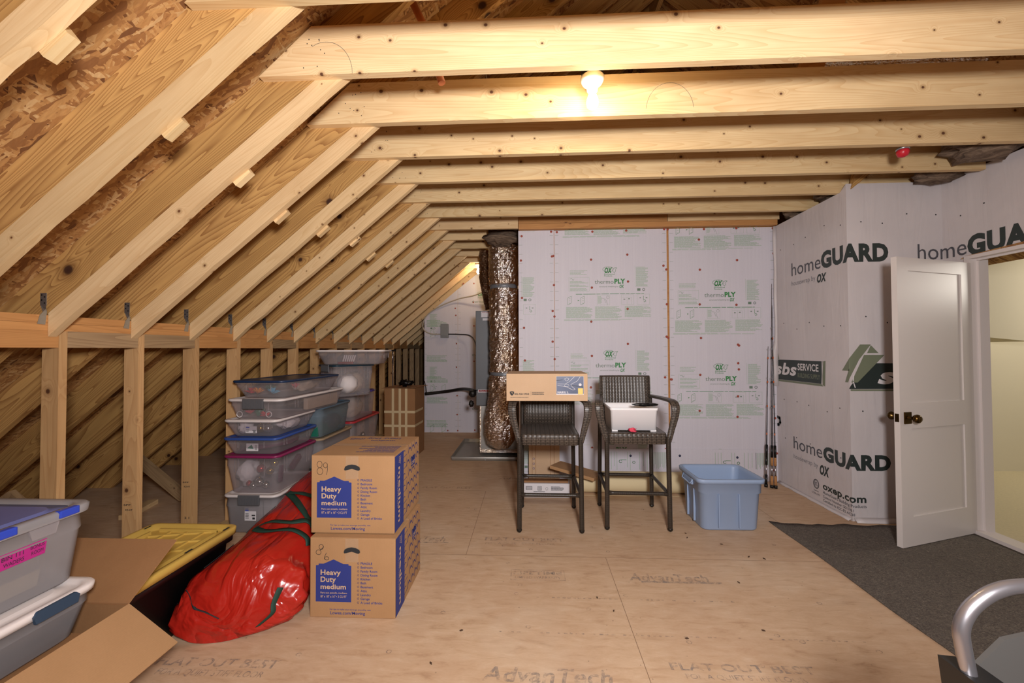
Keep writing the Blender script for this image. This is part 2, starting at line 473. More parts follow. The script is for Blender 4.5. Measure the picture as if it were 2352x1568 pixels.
def frames(pts, refv=None):
    P = [Vector(p) for p in pts]; out = []
    for i, p in enumerate(P):
        t = (P[min(i+1, len(P)-1)] - P[max(i-1, 0)]).normalized()
        r = Vector(refv) if refv else (Vector((0, 0, 1)) if abs(t.z) < .9 else Vector((1, 0, 0)))
        a = r.cross(t)
        if a.length < 1e-4: a = Vector((1, 0, 0)).cross(t)
        a.normalize(); b = t.cross(a).normalized()
        if refv is None and out:
            # keep frames from flipping
            pa = out[-1][1]; a2 = pa - t*pa.dot(t)
            if a2.length > 1e-4: a = a2.normalized(); b = t.cross(a).normalized()
        out.append((p, a, b, t))
    return out

def sweep(bm, pts, ra, rb=None, n=10, refv=None, cap=True, uv=False, rf=None):
    rb = ra if rb is None else rb; secs = []
    fr = frames(pts, refv); m_ = len(fr)
    for k, (p, a, b, t) in enumerate(fr):
        s = rf(k/(m_-1)) if rf else 1.0
        secs.append([p + a*ra*s*cos(2*pi*i/n) + b*rb*s*sin(2*pi*i/n) for i in range(n)])
    return loft(bm, secs, cap, cap, True, 1 if uv else None)

def smooth_path(pts, n=6):
    """Catmull-Rom"""
    P = [Vector(p) for p in pts]; out = []
    for i in range(len(P)-1):
        p0 = P[max(i-1, 0)]; p1 = P[i]; p2 = P[i+1]; p3 = P[min(i+2, len(P)-1)]
        for k in range(n):
            t = k/n
            out.append(.5*((2*p1) + (p2-p0)*t + (2*p0-5*p1+4*p2-p3)*t*t + (3*p1-p0-3*p2+p3)*t**3))
    out.append(P[-1]); return out

def lathe(bm, prof, n=20, c=(0, 0, 0), axis='Z'):
    secs = []
    for r, z in prof:
        s = []
        for i in range(n):
            a = 2*pi*i/n; r_ = max(r, 1e-4)
            q = (r_*cos(a), r_*sin(a), z)
            if axis == 'X': q = (z, q[0], q[1])
            if axis == 'Y': q = (q[1], z, q[0])
            s.append((c[0]+q[0], c[1]+q[1], c[2]+q[2]))
        secs.append(s)
    fs = loft(bm, secs)
    bmesh.ops.recalc_face_normals(bm, faces=fs)

def obj(name, bm, mat, parent=None, loc=None, rot=None, smooth=None):
    me = bpy.data.meshes.new(name); bm.normal_update(); bm.to_mesh(me); bm.free()
    me.materials.append(M[mat] if isinstance(mat, str) else mat)
    if smooth is not None:
        for p in me.polygons: p.use_smooth = smooth
    o = bpy.data.objects.new(name, me); COL.objects.link(o)
    if parent: o.parent = parent
    if loc: o.location = loc
    if rot: o.rotation_euler = rot
    return o

def tag(o, label, cat, group=None, kind=None):
    if label: o['label'] = label
    if cat: o['category'] = cat
    if group: o['group'] = group
    if kind: o['kind'] = kind
    return o

def thing(name, label, cat, loc=(0, 0, 0), rz=0, group=None, rot=None):
    o = bpy.data.objects.new(name, None); COL.objects.link(o); o.empty_display_size = .1
    o.location = loc; o.rotation_euler = rot if rot else (0, 0, rz)
    return tag(o, label, cat, group)

def struct(name, bm, mat, parent=None, loc=None, rot=None):
    o = obj(name, bm, mat, parent, loc, rot)
    if parent is None: o['kind'] = 'structure'
    return o

def dup(root, loc=None, rz=None, label=None):
    r = root.copy(); COL.objects.link(r)
    if loc is not None: r.location = loc
    if rz is not None: r.rotation_euler = (0, 0, rz)
    if label: r['label'] = label
    for ch in list(root.children):
        c = ch.copy(); COL.objects.link(c); c.parent = r
        for g in ch.children:
            d = g.copy(); COL.objects.link(d); d.parent = c
    return r

ORD = ['first', 'second', 'third', 'fourth', 'fifth', 'sixth', 'seventh', 'eighth', 'ninth', 'tenth', 'eleventh', 'twelfth',
       'thirteenth', 'fourteenth', 'fifteenth', 'sixteenth', 'seventeenth', 'eighteenth', 'nineteenth', 'twentieth', 'twenty-first', 'twenty-second']

# ------------------------------------------------------------------ flat printing on surfaces
_txt = {}
def text_geo(s, bold=0.0, shear=0.0):
    key = (s, bold, shear)
    if key in _txt: return _txt[key]
    cu = bpy.data.curves.new('t', 'FONT'); cu.body = s; cu.size = 1; cu.offset = bold; cu.shear = shear; cu.resolution_u = 3
    cu.space_character = 1.0 + bold*1.6
    o = bpy.data.objects.new('t', cu); COL.objects.link(o)
    bpy.context.view_layer.update()
    ev = o.evaluated_get(bpy.context.evaluated_depsgraph_get()); me = ev.to_mesh()
    V = [(v.co.x, v.co.y) for v in me.vertices]; F = [tuple(p.vertices) for p in me.polygons]
    ev.to_mesh_clear(); bpy.data.objects.remove(o); bpy.data.curves.remove(cu)
    if V:
        x0 = min(v[0] for v in V); x1 = max(v[0] for v in V)
        V = [(v[0]-x0, v[1]) for v in V]; w_ = x1-x0
    else: w_ = 1
    _txt[key] = (V, F, w_); return _txt[key]
CAP = .69

class Print:
    def __init__(s): s.V = []; s.F = []
    def poly(s, pts):
        b = len(s.V); s.V += [tuple(p) for p in pts]; s.F.append(tuple(range(b, b+len(pts)))); return s
    def rect(s, u0, u1, v0, v1): return s.poly([(u0, v0), (u1, v0), (u1, v1), (u0, v1)])
    def line(s, pts, w_):
        for (a, b), (c, d) in zip(pts, pts[1:]):
            L = sqrt((c-a)**2+(d-b)**2) or 1; nx, ny = -(d-b)/L*w_/2, (c-a)/L*w_/2
            ex, ey = (c-a)/L*w_*.3, (d-b)/L*w_*.3
            s.poly([(a-ex+nx, b-ey+ny), (a-ex-nx, b-ey-ny), (c+ex-nx, d+ey-ny), (c+ex+nx, d+ey+ny)])
        return s
    def frame(s, u0, u1, v0, v1, w_): return s.line([(u0, v0), (u1, v0), (u1, v1), (u0, v1), (u0, v0)], w_)
    def ring(s, u, v, ru, rv, w_, n=24, a0=0, a1=360):
        return s.line([(u+ru*cos(radians(a0+(a1-a0)*i/n)), v+rv*sin(radians(a0+(a1-a0)*i/n))) for i in range(n+1)], w_)
    def disc(s, u, v, ru, rv=None, n=18):
        rv = rv or ru; return s.poly([(u+ru*cos(2*pi*i/n), v+rv*sin(2*pi*i/n)) for i in range(n)])
    def text(s, t, u, v, h, w_=None, bold=0.0, shear=0.0, slope=0.0, vert=False):
        V, F, tw = text_geo(t, bold, shear)
        sy = h/CAP; sx = (w_/tw) if w_ else sy
        b = len(s.V)
        for x, y in V:
            a, c = x*sx, y*sy + x*sx*slope
            s.V.append((u + a, v + c) if not vert else (u + c, v - a))
        s.F += [tuple(i+b for i in f) for f in F]; return s
    def lines(s, u, v, w_, h, n, th=None, ragged=.35, brk=True, rnd=None):
        """rows of unreadably small printing"""
        rnd = rnd or random
        dy = h/n; th = th or dy*.42
        for i in range(n):
            x = u; end = u + w_*(1 - (rnd.random()**2)*ragged)
            y = v - i*dy
            while x < end - w_*.02:
                L = w_*(.05+.16*rnd.random()) if brk else w_
                s.rect(x, min(x+L, end), y-th, y); x += L + w_*.012
        return s
    def build(s, name, mat, fmap, parent=None, cuts=None):
        me = bpy.data.meshes.new(name)
        V, F = s.V, s.F
        if cuts:
            bm = bmesh.new(); vs = [bm.verts.new((a, b, 0)) for a, b in V]
            for f in F:
                try: bm.faces.new([vs[i] for i in f])
                except ValueError: pass
            for c in cuts:
                bmesh.ops.bisect_plane(bm, geom=bm.verts[:]+bm.edges[:]+bm.faces[:], plane_co=(c, 0, 0), plane_no=(1, 0, 0))
            bm.verts.index_update()
            V = [(v.co.x, v.co.y) for v in bm.verts]; F = [tuple(v.index for v in f.verts) for f in bm.faces]; bm.free()
        me.from_pydata([tuple(fmap(a, b)) for a, b in V], [], F); me.update()
        me.materials.append(M[mat] if isinstance(mat, str) else mat)
        o = bpy.data.objects.new(name, me); COL.objects.link(o)
        if parent: o.parent = parent
        return o

def plane_map(O, U, V_, off=.0008):
    O, U, V_ = Vector(O), Vector(U), Vector(V_); N = U.cross(V_).normalized()*off
    return lambda a, b: O + U*a + V_*b + N

# ================================================================== THE ATTIC SHELL
SP = .4064; Y0 = 1.8446; T = .038
XK = -2.373; ZF = 1.474; SL = .832; A_ = math.atan(SL); CA, SA = cos(A_), sin(A_)
RIDGE = 1.2
def zosb(x): return ZF + .273/CA + SL*(x-XK)
ZR = zosb(RIDGE)

def board(name, mat, O, X, Z, poly, t=T, parent=None, world_parent=False):
    bm = bm_new(); prism(bm, poly, lambda u, v, k: (u, t*k, v))
    o = obj(name, bm, mat)
    X = Vector(X).normalized(); Z = Vector(Z).normalized(); Y = Z.cross(X)
    mt = Matrix.Identity(4)
    for i in range(3): mt[i][0] = X[i]; mt[i][1] = Y[i]; mt[i][2] = Z[i]; mt[i][3] = O[i]
    if parent and world_parent: o.parent = parent; o.matrix_local = mt
    elif parent: o.parent = parent; o.matrix_local = parent.matrix_local.inverted() @ mt
    else: o.matrix_world = mt; o.matrix_local = mt
    return o

# floor ------------------------------------------------------------
bm = bm_new(); box(bm, -4.75, 3.47, -3.2, 9.8, -.03, 0)
fl = struct('floor', bm, 'floor')
p = Print()
for yy in (1.5, 2.72, 3.94, 5.16, 6.38): p.rect(-4.7, 3.4, yy-.0015, yy+.0015)
for i, yy in enumerate((.28, 1.5, 2.72, 3.94, 5.16)):
    for xx in ((.5, -1.94, 2.94) if i % 2 else (-.445, 1.99, -2.9)): p.rect(xx-.0015, xx+.0015, yy, yy+1.22)
p.build('panel_seam', plain('seam_gap_brown', '#8d7058', .9), plane_map((0, 0, 0), (1, 0, 0), (0, 1, 0), .0006), fl)  # panel joints drawn as thin brown lines
rj0 = random.Random(77)
p = Print()
p.text('AdvanTech', -.216, 1.70, .075, .56, .02, .2).rect(-.2, .36, 1.668, 1.686)
p.text('FLAT OUT BEST', .61, 1.79, .040, .62, .02)
p.text('FOR A QUIET STIFF FLOOR', .66, 1.745, .026, .50, .01)
p.text('AdvanTech', .595, 2.46, .075, .48, .02, .2).rect(.66, 1.14, 2.44, 2.458)
p.frame(-.126, .206, 2.44, 2.55, .004).text('LIFETIME', -.11, 2.50, .035, .30, .03).text('LIMITED WARRANTY', -.10, 2.455, .024, .28, .01)
p.text('FLAT OUT BEST', -.34, 2.93, .045, .58, .02).text('FOR A QUIET STIFF FLOOR', -.33, 2.875, .025, .50)
p.text('AdvanTech', -1.05, 2.90, .075, .42, .02, .2).rect(-1.0, -.60, 2.875, 2.89)
p.text('FLAT OUT BEST', -1.69, 1.725, .046, .56, .02).text('FOR A QUIET STIFF FLOOR', -1.64, 1.675, .032, .48, .01)
for (a, b, n_) in ((.0, 2.27, 40), (-.16, 1.99, 62)):
    for i in range(n_):
        if rj0.random() < .7: p.rect(a+i*.029, a+i*.029+.010+.010*rj0.random(), b, b+.007)
rr = random.Random(5)
for i in range(46): p.ring(rr.uniform(-1.1, 1.9), rr.uniform(1.72, 3.6), .012, .010, .004, 8)
p.text('AdvanTech', -.35, 4.30, .07, .5, .02, .2).text('FLAT OUT BEST', -1.1, 4.0, .045, .5, .02)
p.build('floor_print', 'floor_ink', plane_map((0, 0, 0), (1, 0, 0), (0, 1, 0), .001), fl)

bm = bm_new(); box(bm, 3.47, 6.6, -1.2, 5.2, -.03, .004); struct('floor', bm, 'hallfloor')

# roof sheathing ----------------------------------------------------
def slope(side):
    L = (RIDGE-(-4.75))/CA if side < 0 else (4.35-RIDGE)/CA
    bm = bm_new(); box(bm, -L, 0, -3.2, 9.8, 0, .012)
    a = A_ if side < 0 else pi-A_
    o = struct('ceiling', bm, 'osb', None, (RIDGE, 0, ZR+.0005))
    # local -X runs down the slope
    o.rotation_euler = (0, -A_, 0) if side < 0 else (0, 0, 0)
    if side > 0:
        o.matrix_world = Matrix.Translation((RIDGE, 0, ZR+.0005)) @ Matrix.Rotation(A_, 4, 'Y') @ Matrix.Scale(-1, 4, (1, 0, 0))
        o.matrix_local = o.matrix_world
    return o
slope(-1); slope(1)
bm = bm_new(); box(bm, -4.7, 4.4, -3.25, -3.2, 0, 4.9); struct('wall_front', bm, 'osb')
bm = bm_new(); box(bm, -4.7, 4.4, 9.8, 9.85, 0, 4.9); struct('wall_far_end', bm, 'osb')

# rafters -----------------------------------------------------------
XR = Vector((CA, 0, SA)); ZRr = Vector((-SA, 0, CA))
def toloc(xw, zw):
    dx, dz = xw-XK, zw-ZF; return (dx*CA+dz*SA, -dx*SA+dz*CA)
def line_x(z, zw=None, xw=None):
    return ((zw-ZF-z*CA)/SA) if zw is not None else ((xw-XK+z*SA)/CA)
rz = random.Random(11)
RAFT = {}
for k in range(-3, 19):
    y = Y0 + k*SP
    pl = [(line_x(.089, zw=0.002), .089), toloc(-2.464, ZF+.089/CA+SL*(-2.464-XK)), toloc(-2.464, 1.582), toloc(-2.386, 1.582),
          (line_x(.089, xw=RIDGE-.02), .089), (line_x(.273, xw=RIDGE-.02), .2725), (line_x(.273, zw=0.002), .2725)]
    pl[1] = toloc(-2.464, ZF+.089/CA+SL*(-2.464-XK))
    r = board('roof_rafter', 'pine', (XK, y, ZF), XR, ZRr, pl)
    n = k+4
    tag(r, 'yellow pine rafter on the left roof slope, %s from the camera end' % ORD[n-1], 'rafter', 'rafters of the left roof slope')
    RAFT[k] = r
    ed = [(line_x(0, xw=XK+.0015), 0)]
    # slightly wany lower edge
    xe = line_x(0, zw=2.95); nseg = 14
    for i in range(1, nseg):
        ed.append((ed[0][0] + (xe-ed[0][0])*i/nseg, rz.choice((0, 0, .002, .005, .010 if k < 6 else .004))*rz.random()))
    ed += [(xe, 0), (line_x(.0885, zw=2.95), .0885), (line_x(.0885, xw=XK+.0015), .0885)]
    board('furring_strip', 'spruce', (XK, y, ZF), XR, ZRr, ed, T, r)
    for q, xs in enumerate((1.22 + rz.uniform(-.08, .08), 2.05)):
        if k < 6 and q == 0:
            b2 = board('scab_block', 'joist', (XK, y+T+.0005, ZF), XR, ZRr, [(xs-.05, -.016), (xs+.05, -.013), (xs+.052, .20), (xs-.048, .20)], T*.9, r)
    if k >= -1 and k < 13:
        bm = bm_new()
        y_ = y
        # world-space shape, moved into rafter space afterwards
        box(bm, -2.412, -2.380, y_-.0025, y_-.0005, 1.628, 1.690)
        prism(bm, [(y_-.044, 1.535), (y_-.012, 1.533), (y_-.006, 1.600), (y_-.010, 1.612), (y_-.034, 1.578)], lambda u, v, kk: (XK+.0008+.0016*kk, u, v))
        a = [(-2.410, y_-.002, 1.630), (-2.382, y_-.002, 1.630), (XK+.001, y_-.008, 1.600), (XK+.001, y_-.022, 1.592)]
        v4 = [bm.verts.new(q) for q in a]; bm.faces.new(v4)
        bmesh.ops.transform(bm, matrix=r.matrix_local.inverted(), verts=bm.verts)
        obj('hurricane_tie', bm, 'steel', r)
        pr = Print()
        for (u, v) in ((-2.404, 1.68), (-2.389, 1.67), (-2.404, 1.655), (-2.389, 1.64)): pr.disc(u, v, .004, n=8)
        mi = r.matrix_local.inverted()
        pr.build('tie_nail_pattern', 'darksteel', lambda u, v, yy=y_, mi=mi: mi @ Vector((u, yy-.0030, v)), r)

for k in range(-3, 18):
    y = Y0 + .06 + k*SP
    pl = [(0, 0), (0, .184/CA), (-(4.2-RIDGE)/CA - .10, .184), (-(4.2-RIDGE)/CA, 0)]
    L = (4.15-RIDGE)/CA
    pl = [(.02, 0.0), (.02+.184*SL, -.184), (L, -.184), (L, 0.0)]
    r = board('roof_rafter', 'pine', (RIDGE, y, ZR-.002), (CA, 0, -SA), (SA, 0, CA), pl)
    tag(r, 'dark lumber rafter on the right roof slope, %s from the camera end' % ORD[k+3], 'rafter', 'rafters of the right roof slope')
r = board('ridge_board', 'pine', (RIDGE-.019, -3.1, ZR-.25), (0, 1, 0), (0, 0, 1), [(0, 0), (12.8, 0), (12.8, .22), (0, .22)], -T)
tag(r, 'ridge board along the peak where the two rafter rows meet', 'ridge board')

# ceiling joists ------------------------------------------------------
ZJ = 2.704
ends = {-3: 3.33, -2: 3.33, -1: 3.33, 0: 3.33, 1: 3.33, 2: 3.33, 3: 3.33, 4: 3.4, 5: 3.4, 6: -.125, 7: -.51, 8: -.47, 9: -.62, 10: -.15, 11: -.15, 12: -.15}
jl = {-1: 'ceiling joist nearest the camera, cut off by the top edge of the picture',
      0: 'wide knotty ceiling joist just in front of the lit bulb',
      1: 'ceiling joist directly behind the lit bulb, brightly lit around it',
      2: 'ceiling joist carrying the small red detector near its right end',
      3: 'ceiling joist next behind the one with the red detector',
      4: 'ceiling joist meeting a slanting hip board above the white house wrap',
      5: 'last full width ceiling joist before the printed sheathing wall',
      6: 'ceiling joist ending at the left top corner of the printed sheathing wall',
      7: 'short ceiling joist ending against the brown insulation above the foil duct',
      8: 'short ceiling joist second behind the printed sheathing wall, reaching the foil duct',
      9: 'short ceiling joist third behind the printed sheathing wall',
      10: 'ceiling joist glowing orange just before the far bulb',
      11: 'ceiling joist just behind the far bulb',
      12: 'ceiling joist on top of the far sheathing wall', -2: 'ceiling joist overhead just in front of the camera, out of view', -3: 'ceiling joist right above the camera, out of view'}
rj = random.Random(3)
for k in range(-3, 13):
    y = Y0 + k*SP - T
    poly = [(-1.285, 0), (ends[k], 0), (ends[k], .235), (-1.03, .235)]
    j = board('ceiling_joist', 'joist' if k not in (6,) else 'spruce', (0, y, ZJ), (1, 0, 0), (0, 0, 1), poly)
    tag(j, jl[k], 'joist', 'ceiling joists')
    if -1 <= k < 7:
        pr = Print()
        for i in range(9): pr.disc(-1.10 + rj.uniform(-.02, .16), .03 + rj.uniform(0, .15), .0028, n=8)
        pr.build('nail_pattern', 'staple', lambda u, v: (u, -.0008, v), j)
        if k in (0, 1):
            pr = Print().ring(-.96 if k == 0 else .78, .0 if k == 0 else .02, .13, .155, .0016, 24, 0 if k == 0 else 5, 120 if k == 0 else 175)
            pr.build('pencil_arc', 'ink_thin', lambda u, v: (u, -.0009, v), j)
# header boards over the sheathing wall
for (a, b, mt, lb) in ((-.12, 1.462, 'plate', 'reddish header board above the left half of the printed sheathing wall'), (1.468, 2.62, 'spruce', 'pale header board above the right half of the printed sheathing wall')):
    tag(board('header_board', mt, (a, 4.262, 2.757), (1, 0, 0), (0, 0, 1), [(0, 0), (b-a, 0), (b-a, .18), (0, .18)]), lb, 'header board')
tag(board('top_plate', 'plate', (-.12, 4.262, 2.700), (1, 0, 0), (0, 0, 1), [(0, 0), (2.72, 0), (2.72, .055), (0, .055)], .06), 'thin top plate directly on the printed sheathing wall', 'wall plate')
# hip board at the right
hb = board('hip_board', 'pine', (2.635, 3.345, 2.705), (.78, 0, .6258), (-.6258, 0, .78), [(0, 0), (.42, 0), (.42, .135), (.168, .135)], T)
tag(hb, 'short slanting hip board rising right above the white house wrap corner', 'brace')

# knee wall ------------------------------------------------------------
for k in range(-3, 19):
    y = 1.892 + k*SP
    if k == 12: y += .02
    s = board('wall_stud', 'stud' if k < 13 else 'grey_lumber', (XK-.089, y+.037, .038), (0, 0, 1), (1, 0, 0), [(0, 0), (1.466, 0), (1.466, .089), (0, .089)], .037)
    n = k+4
    tag(s, 'upright stud of the open left knee wall, %s from the camera end' % ORD[n-1], 'stud', 'knee wall studs')
    if k in (0, 1, 2):
        pr = Print()
        zz = (.30, .44, .44)[k]
        pr.text('SPF', .004, zz+.03, .010, .045, .02).text('KD-HT', .015, zz, .010, .045, .02).text('2 1', .02, zz-.22, .014, .035, .02)
        pr.build('grade_stamp', 'staple', lambda u, v, yy=y: (XK-.083+u, yy-.0009, v)).parent = None
        o = bpy.data.objects['grade_stamp'] if k == 0 else bpy.data.objects['grade_stamp.%03d' % k]
        o.parent = s; o.matrix_parent_inverse = s.matrix_local.inverted()
    bl = board('header_block', ('plate', 'grey_lumber', 'grey_lumber', 'plate', 'plate', 'grey_lumber', 'plate')[(k+1) % 7], (XK-.038, y+.0375, 1.4205), (0, 1, 0), (0, 0, 1), [(0, 0), (SP-.0385, 0), (SP-.0385, .083), (0, .083)], -.038)
    tag(bl, 'header block of the left knee wall just beyond its %s stud from the camera' % ORD[min(n-1,21)], 'blocking', 'header blocks of the knee wall')
for z, lb in ((1.504, 'lower of the two long top plates along the open left knee wall'), (1.5425, 'upper of the two long top plates that the rafters sit on')):
    tag(board('top_plate', 'plate', (XK-.0885, -3.1, z), (0, 1, 0), (0, 0, 1), [(0, 0), (12.7, 0), (12.7, .0375), (0, .0375)], -.0885), lb, 'wall plate').location.x = XK
tag(board('bottom_plate', 'spruce', (XK, -3.1, .0005), (0, 1, 0), (0, 0, 1), [(0, 0), (12.7, 0), (12.7, .037), (0, .037)], -.0885), 'bottom plate on the floor under the open left knee wall studs', 'wall plate')
for o in [o for o in COL.objects if o.name.startswith('header_block') or o.name.startswith('bottom_plate') or (o.name.startswith('top_plate') and o.get('label', '').find('long top') > 0)]:
    o.location.x = XK - (.0385 if o.name.startswith('header') else .089)
    o.scale = (1, -1, 1) if False else o.scale
# eave braces behind the knee wall
for i, y in enumerate((2.55, 3.45, 4.6)):
    b = board('eave_brace', 'grey_lumber', (-3.62, y, .40), (.68, 0, -.52), (.52, 0, .68), [(0, 0), (.58, 0), (.66, .089), (.03, .089)])
    tag(b, 'diagonal brace in the dark eave behind the knee wall, %s from the camera' % ORD[i], 'brace', 'eave braces')
    b = board('eave_cleat', 'spruce', (-3.5, y+.05, .0005), (.25, -1, 0), (0, 0, 1), [(0, 0), (.35, 0), (.35, .038), (0, .038)], .08)
    tag(b, 'short floor cleat in the dark eave at the foot of the %s brace' % ORD[i], 'block', 'eave cleats')

# back wall with printed sheathing ---------------------------------------
bm = bm_new(); box(bm, -.12, 2.62, 4.326, 4.42, 0, 2.698); box(bm, -.12, -.03, 4.42, 6.68, 0, 2.698)
wb = struct('wall_back', bm, 'plate')

def panel_print(g, gp, gg, ox, oz, x0, x1, rnd):
    """one repeat of the sheathing print; ox, oz = left end of the big word's baseline. k = metres per zoom unit"""
    K = .000545
    def X(a): return ox + (a-750)*K
    def Z(b): return oz - (b-450)*K
    ok = lambda a, b: X(a) >= x0 and X(b) <= x1
    if ok(750, 1360):
        gg.text('thermo', X(750), Z(450), 80*K, 372*K, .0); g.text('PLY', X(1136), Z(447), 86*K, 214*K, .05)
        gg.text('structural sheathing by', X(840), Z(520), 26*K, 375*K); g.text('OX', X(1236), Z(536), 60*K, 90*K, .04, .25)
        g.text('OX', X(945), Z(235), 100*K, 150*K, .05, .25); g.text('Engineered', X(938), Z(272), 22*K, 205*K, .02).text('Products', X(938), Z(306), 22*K, 158*K, .02)
        g.ring(X(1015), Z(165), 105*K, 52*K, 6*K, 20, 20, 340)
        g.line([(X(1100), Z(140)), (X(1125), Z(150)), (X(1150), Z(135)), (X(1188), Z(138)), (X(1165), Z(160)), (X(1160), Z(205)), (X(1140), Z(232)), (X(1112), Z(215)), (X(1100), Z(175)), (X(1125), Z(165))], 6*K)
    if ok(240, 640):
        gp.lines(X(260), Z(180), 340*K, 105*K, 4, 9*K, .4, rnd=rnd)
        gp.frame(X(240), X(640), Z(595), Z(318), 3*K)
        g.line([(X(262), Z(350)), (X(300), Z(340)), (X(312), Z(372)), (X(330), Z(376)), (X(342), Z(346))], 5*K)
        for b in (395, 465, 540): gp.lines(X(258), Z(b), 365*K, 50*K, 3, 8*K, .5, rnd=rnd)
    if ok(1540, 1860):
        gp.line([(X(1540), Z(100)), (X(1540), Z(512)), (X(1800), Z(512))], 3*K)
        gp.lines(X(1560), Z(125), 240*K, 390*K, 21, 9*K, .45, rnd=rnd)
        gg.rect(X(1582), X(1645), Z(598), Z(550)); gg.ring(X(1708), Z(574), 24*K, 22*K, 9*K, 10)
        gp.frame(X(1580), X(1820), Z(868), Z(665), 3*K)
        g.line([(X(1703), Z(700)), (X(1703), Z(775)), (X(1735), Z(780)), (X(1748), Z(805)), (X(1725), Z(822)), (X(1706), Z(800))], 7*K)
        gg.rect(X(1625), X(1655), Z(745), Z(730)); gg.rect(X(1745), X(1778), Z(745), Z(730))
    if ok(1280, 1720):
        gp.frame(X(1275), X(1512), Z(865), Z(675), 3*K); gp.line([(X(1285), Z(725)), (X(1468), Z(725)), (X(1468), Z(862))], 3*K); gp.line([(X(1380), Z(725)), (X(1380), Z(862))], 3*K)
        gg.rect(X(1312), X(1345), Z(772), Z(755)); gg.rect(X(1405), X(1438), Z(765), Z(745))
        gp.lines(X(1335), Z(898), min(520*K, x1-X(1335)-.02), 225*K, 14, 8*K, .45, rnd=rnd)
    if ok(180, 1280):
        g.lines(X(375), Z(650), 1340*K, 14*K, 1, 9*K, .02, rnd=rnd)
        for a in (215, 473): g.line([(X(a), Z(870)), (X(a), Z(728)), (X(a+70), Z(692)), (X(a+70), Z(830)), (X(a), Z(870))], 5*K)
        for a in (235, 500):
            for b in (735, 780, 830): gp.rect(X(a), X(a+30), Z(b+8), Z(b))
        g.poly([(X(413), Z(768)), (X(413), Z(792)), (X(446), Z(778))])
        gp.frame(X(800), X(1045), Z(872), Z(680), 3*K); gp.lines(X(808), Z(700), 80*K, 150*K, 10, 7*K, .3, rnd=rnd)
        gg.line([(X(885), Z(738)), (X(930), Z(742)), (X(965), Z(835))], 4*K); gg.line([(X(960), Z(750)), (X(1000), Z(865))], 4*K); gg.ring(X(1005), Z(722), 25*K, 28*K, 4*K, 12)
        gp.lines(X(180), Z(910), 520*K, 228*K, 15, 8*K, .45, rnd=rnd)
        gp.lines(X(752), Z(905), 530*K, 240*K, 15, 8*K, .35, rnd=rnd)
        gp.lines(X(140), Z(1156), 1560*K, 32*K, 2, 7*K, .5, rnd=rnd)

def sheet(parent, x0, x1, z0, z1, y, anchors, name='sheathing_panel', poly=None):
    bm = bm_new()
    if poly: prism(bm, poly, lambda u, v, k: (u, y + .004*k, v))
    else: box(bm, x0, x1, y, y+.004, z0, z1)
    s = obj(name, bm, 'sheath', parent)
    g, gp, gg = Print(), Print(), Print(); rnd = random.Random(int(x0*100)+5)
    for ox, oz in anchors: panel_print(g, gp, gg, ox, oz, x0, x1, rnd)
    z = z0+.1
    while z < z1-.05:
        for e, d in ((x0, 1), (x1, -1)):
            if x1-x0 > .3: gg.rect(min(e+d*.008, e+d*.045), max(e+d*.008, e+d*.045), z, z+.0022)
        z += .1016
    f = plane_map((0, y, 0), (1, 0, 0), (0, 0, 1), .0009)
    for pr, nm, mt in ((g, 'bold_green_print', 'green'), (gp, 'small_print', 'green_pale'), (gg, 'grey_print', 'grey_print')):
        if pr.F: pr.build(nm, mt, f, s)
    return s
def wpt(px, py):   # (only used to turn measured wall marks into metres on the wall plane y = 4.32)
    d = fw + rt2*(px-1176)/FPX + up2*(784-py)/FPX; t = 4.32/d.y
    return (d.x*t, CAM_H + d.z*t)
A2 = [wpt(1366, 651.5), wpt(1368, 843.5), (wpt(1368, 843.5)[0]+.0, wpt(1368, 843.5)[1]-.905), (wpt(1366, 651.5)[0]-.01, wpt(1366, 651.5)[1]+.905)]
A3 = [wpt(1618, 682), wpt(1620.5, 874.5), (wpt(1620, 874.5)[0], wpt(1620, 874.5)[1]-.905), (wpt(1618, 682)[0], wpt(1618, 682)[1]+.905)]
A1 = [(a-1.225, b-.10) for a, b in A2] + [(A2[3][0]-1.225, A2[3][1]+.75)]
sheet(wb, -.124, .262, 0, 2.698, 4.3205, A1)
sheet(wb, .267, 1.472, 0, 2.694, 4.3205, A2)
sheet(wb, 1.494, 2.60, 0, 2.692, 4.3205, A3)
# turned offcut along the floor
bm = bm_new(); box(bm, .46, 2.54, 4.3155, 4.3195, 0.001, .335)
oc = obj('sheathing_offcut', bm, 'sheath', wb)
g, gp = Print(), Print(); rnd = random.Random(8)
for ox in (.86, 1.95):
    for c in range(9):
        x_ = ox + (0, .03, .06, .17, .20, .30, .34, .38, .42)[c]
        gp.rect(x_, x_+.004, .10+.1*rnd.random()*.5, .30)
    for c in range(16): gp.rect(ox+.42+c*.011, ox+.42+c*.011+.004, .12 + .06*rnd.random(), .30)
    g.ring(ox+.10, .20, .016, .014, .005, 12, 40, 330); g.line([(ox+.11, .215), (ox+.16, .215)], .005); g.ring(ox+.24, .19, .013, .013, .005, 10)
f_ = plane_map((0, 4.3155, 0), (1, 0, 0), (0, 0, 1), .0009)
g.build('bold_green_print', 'green', f_, oc); gp.build('small_print', 'green_pale', f_, oc)

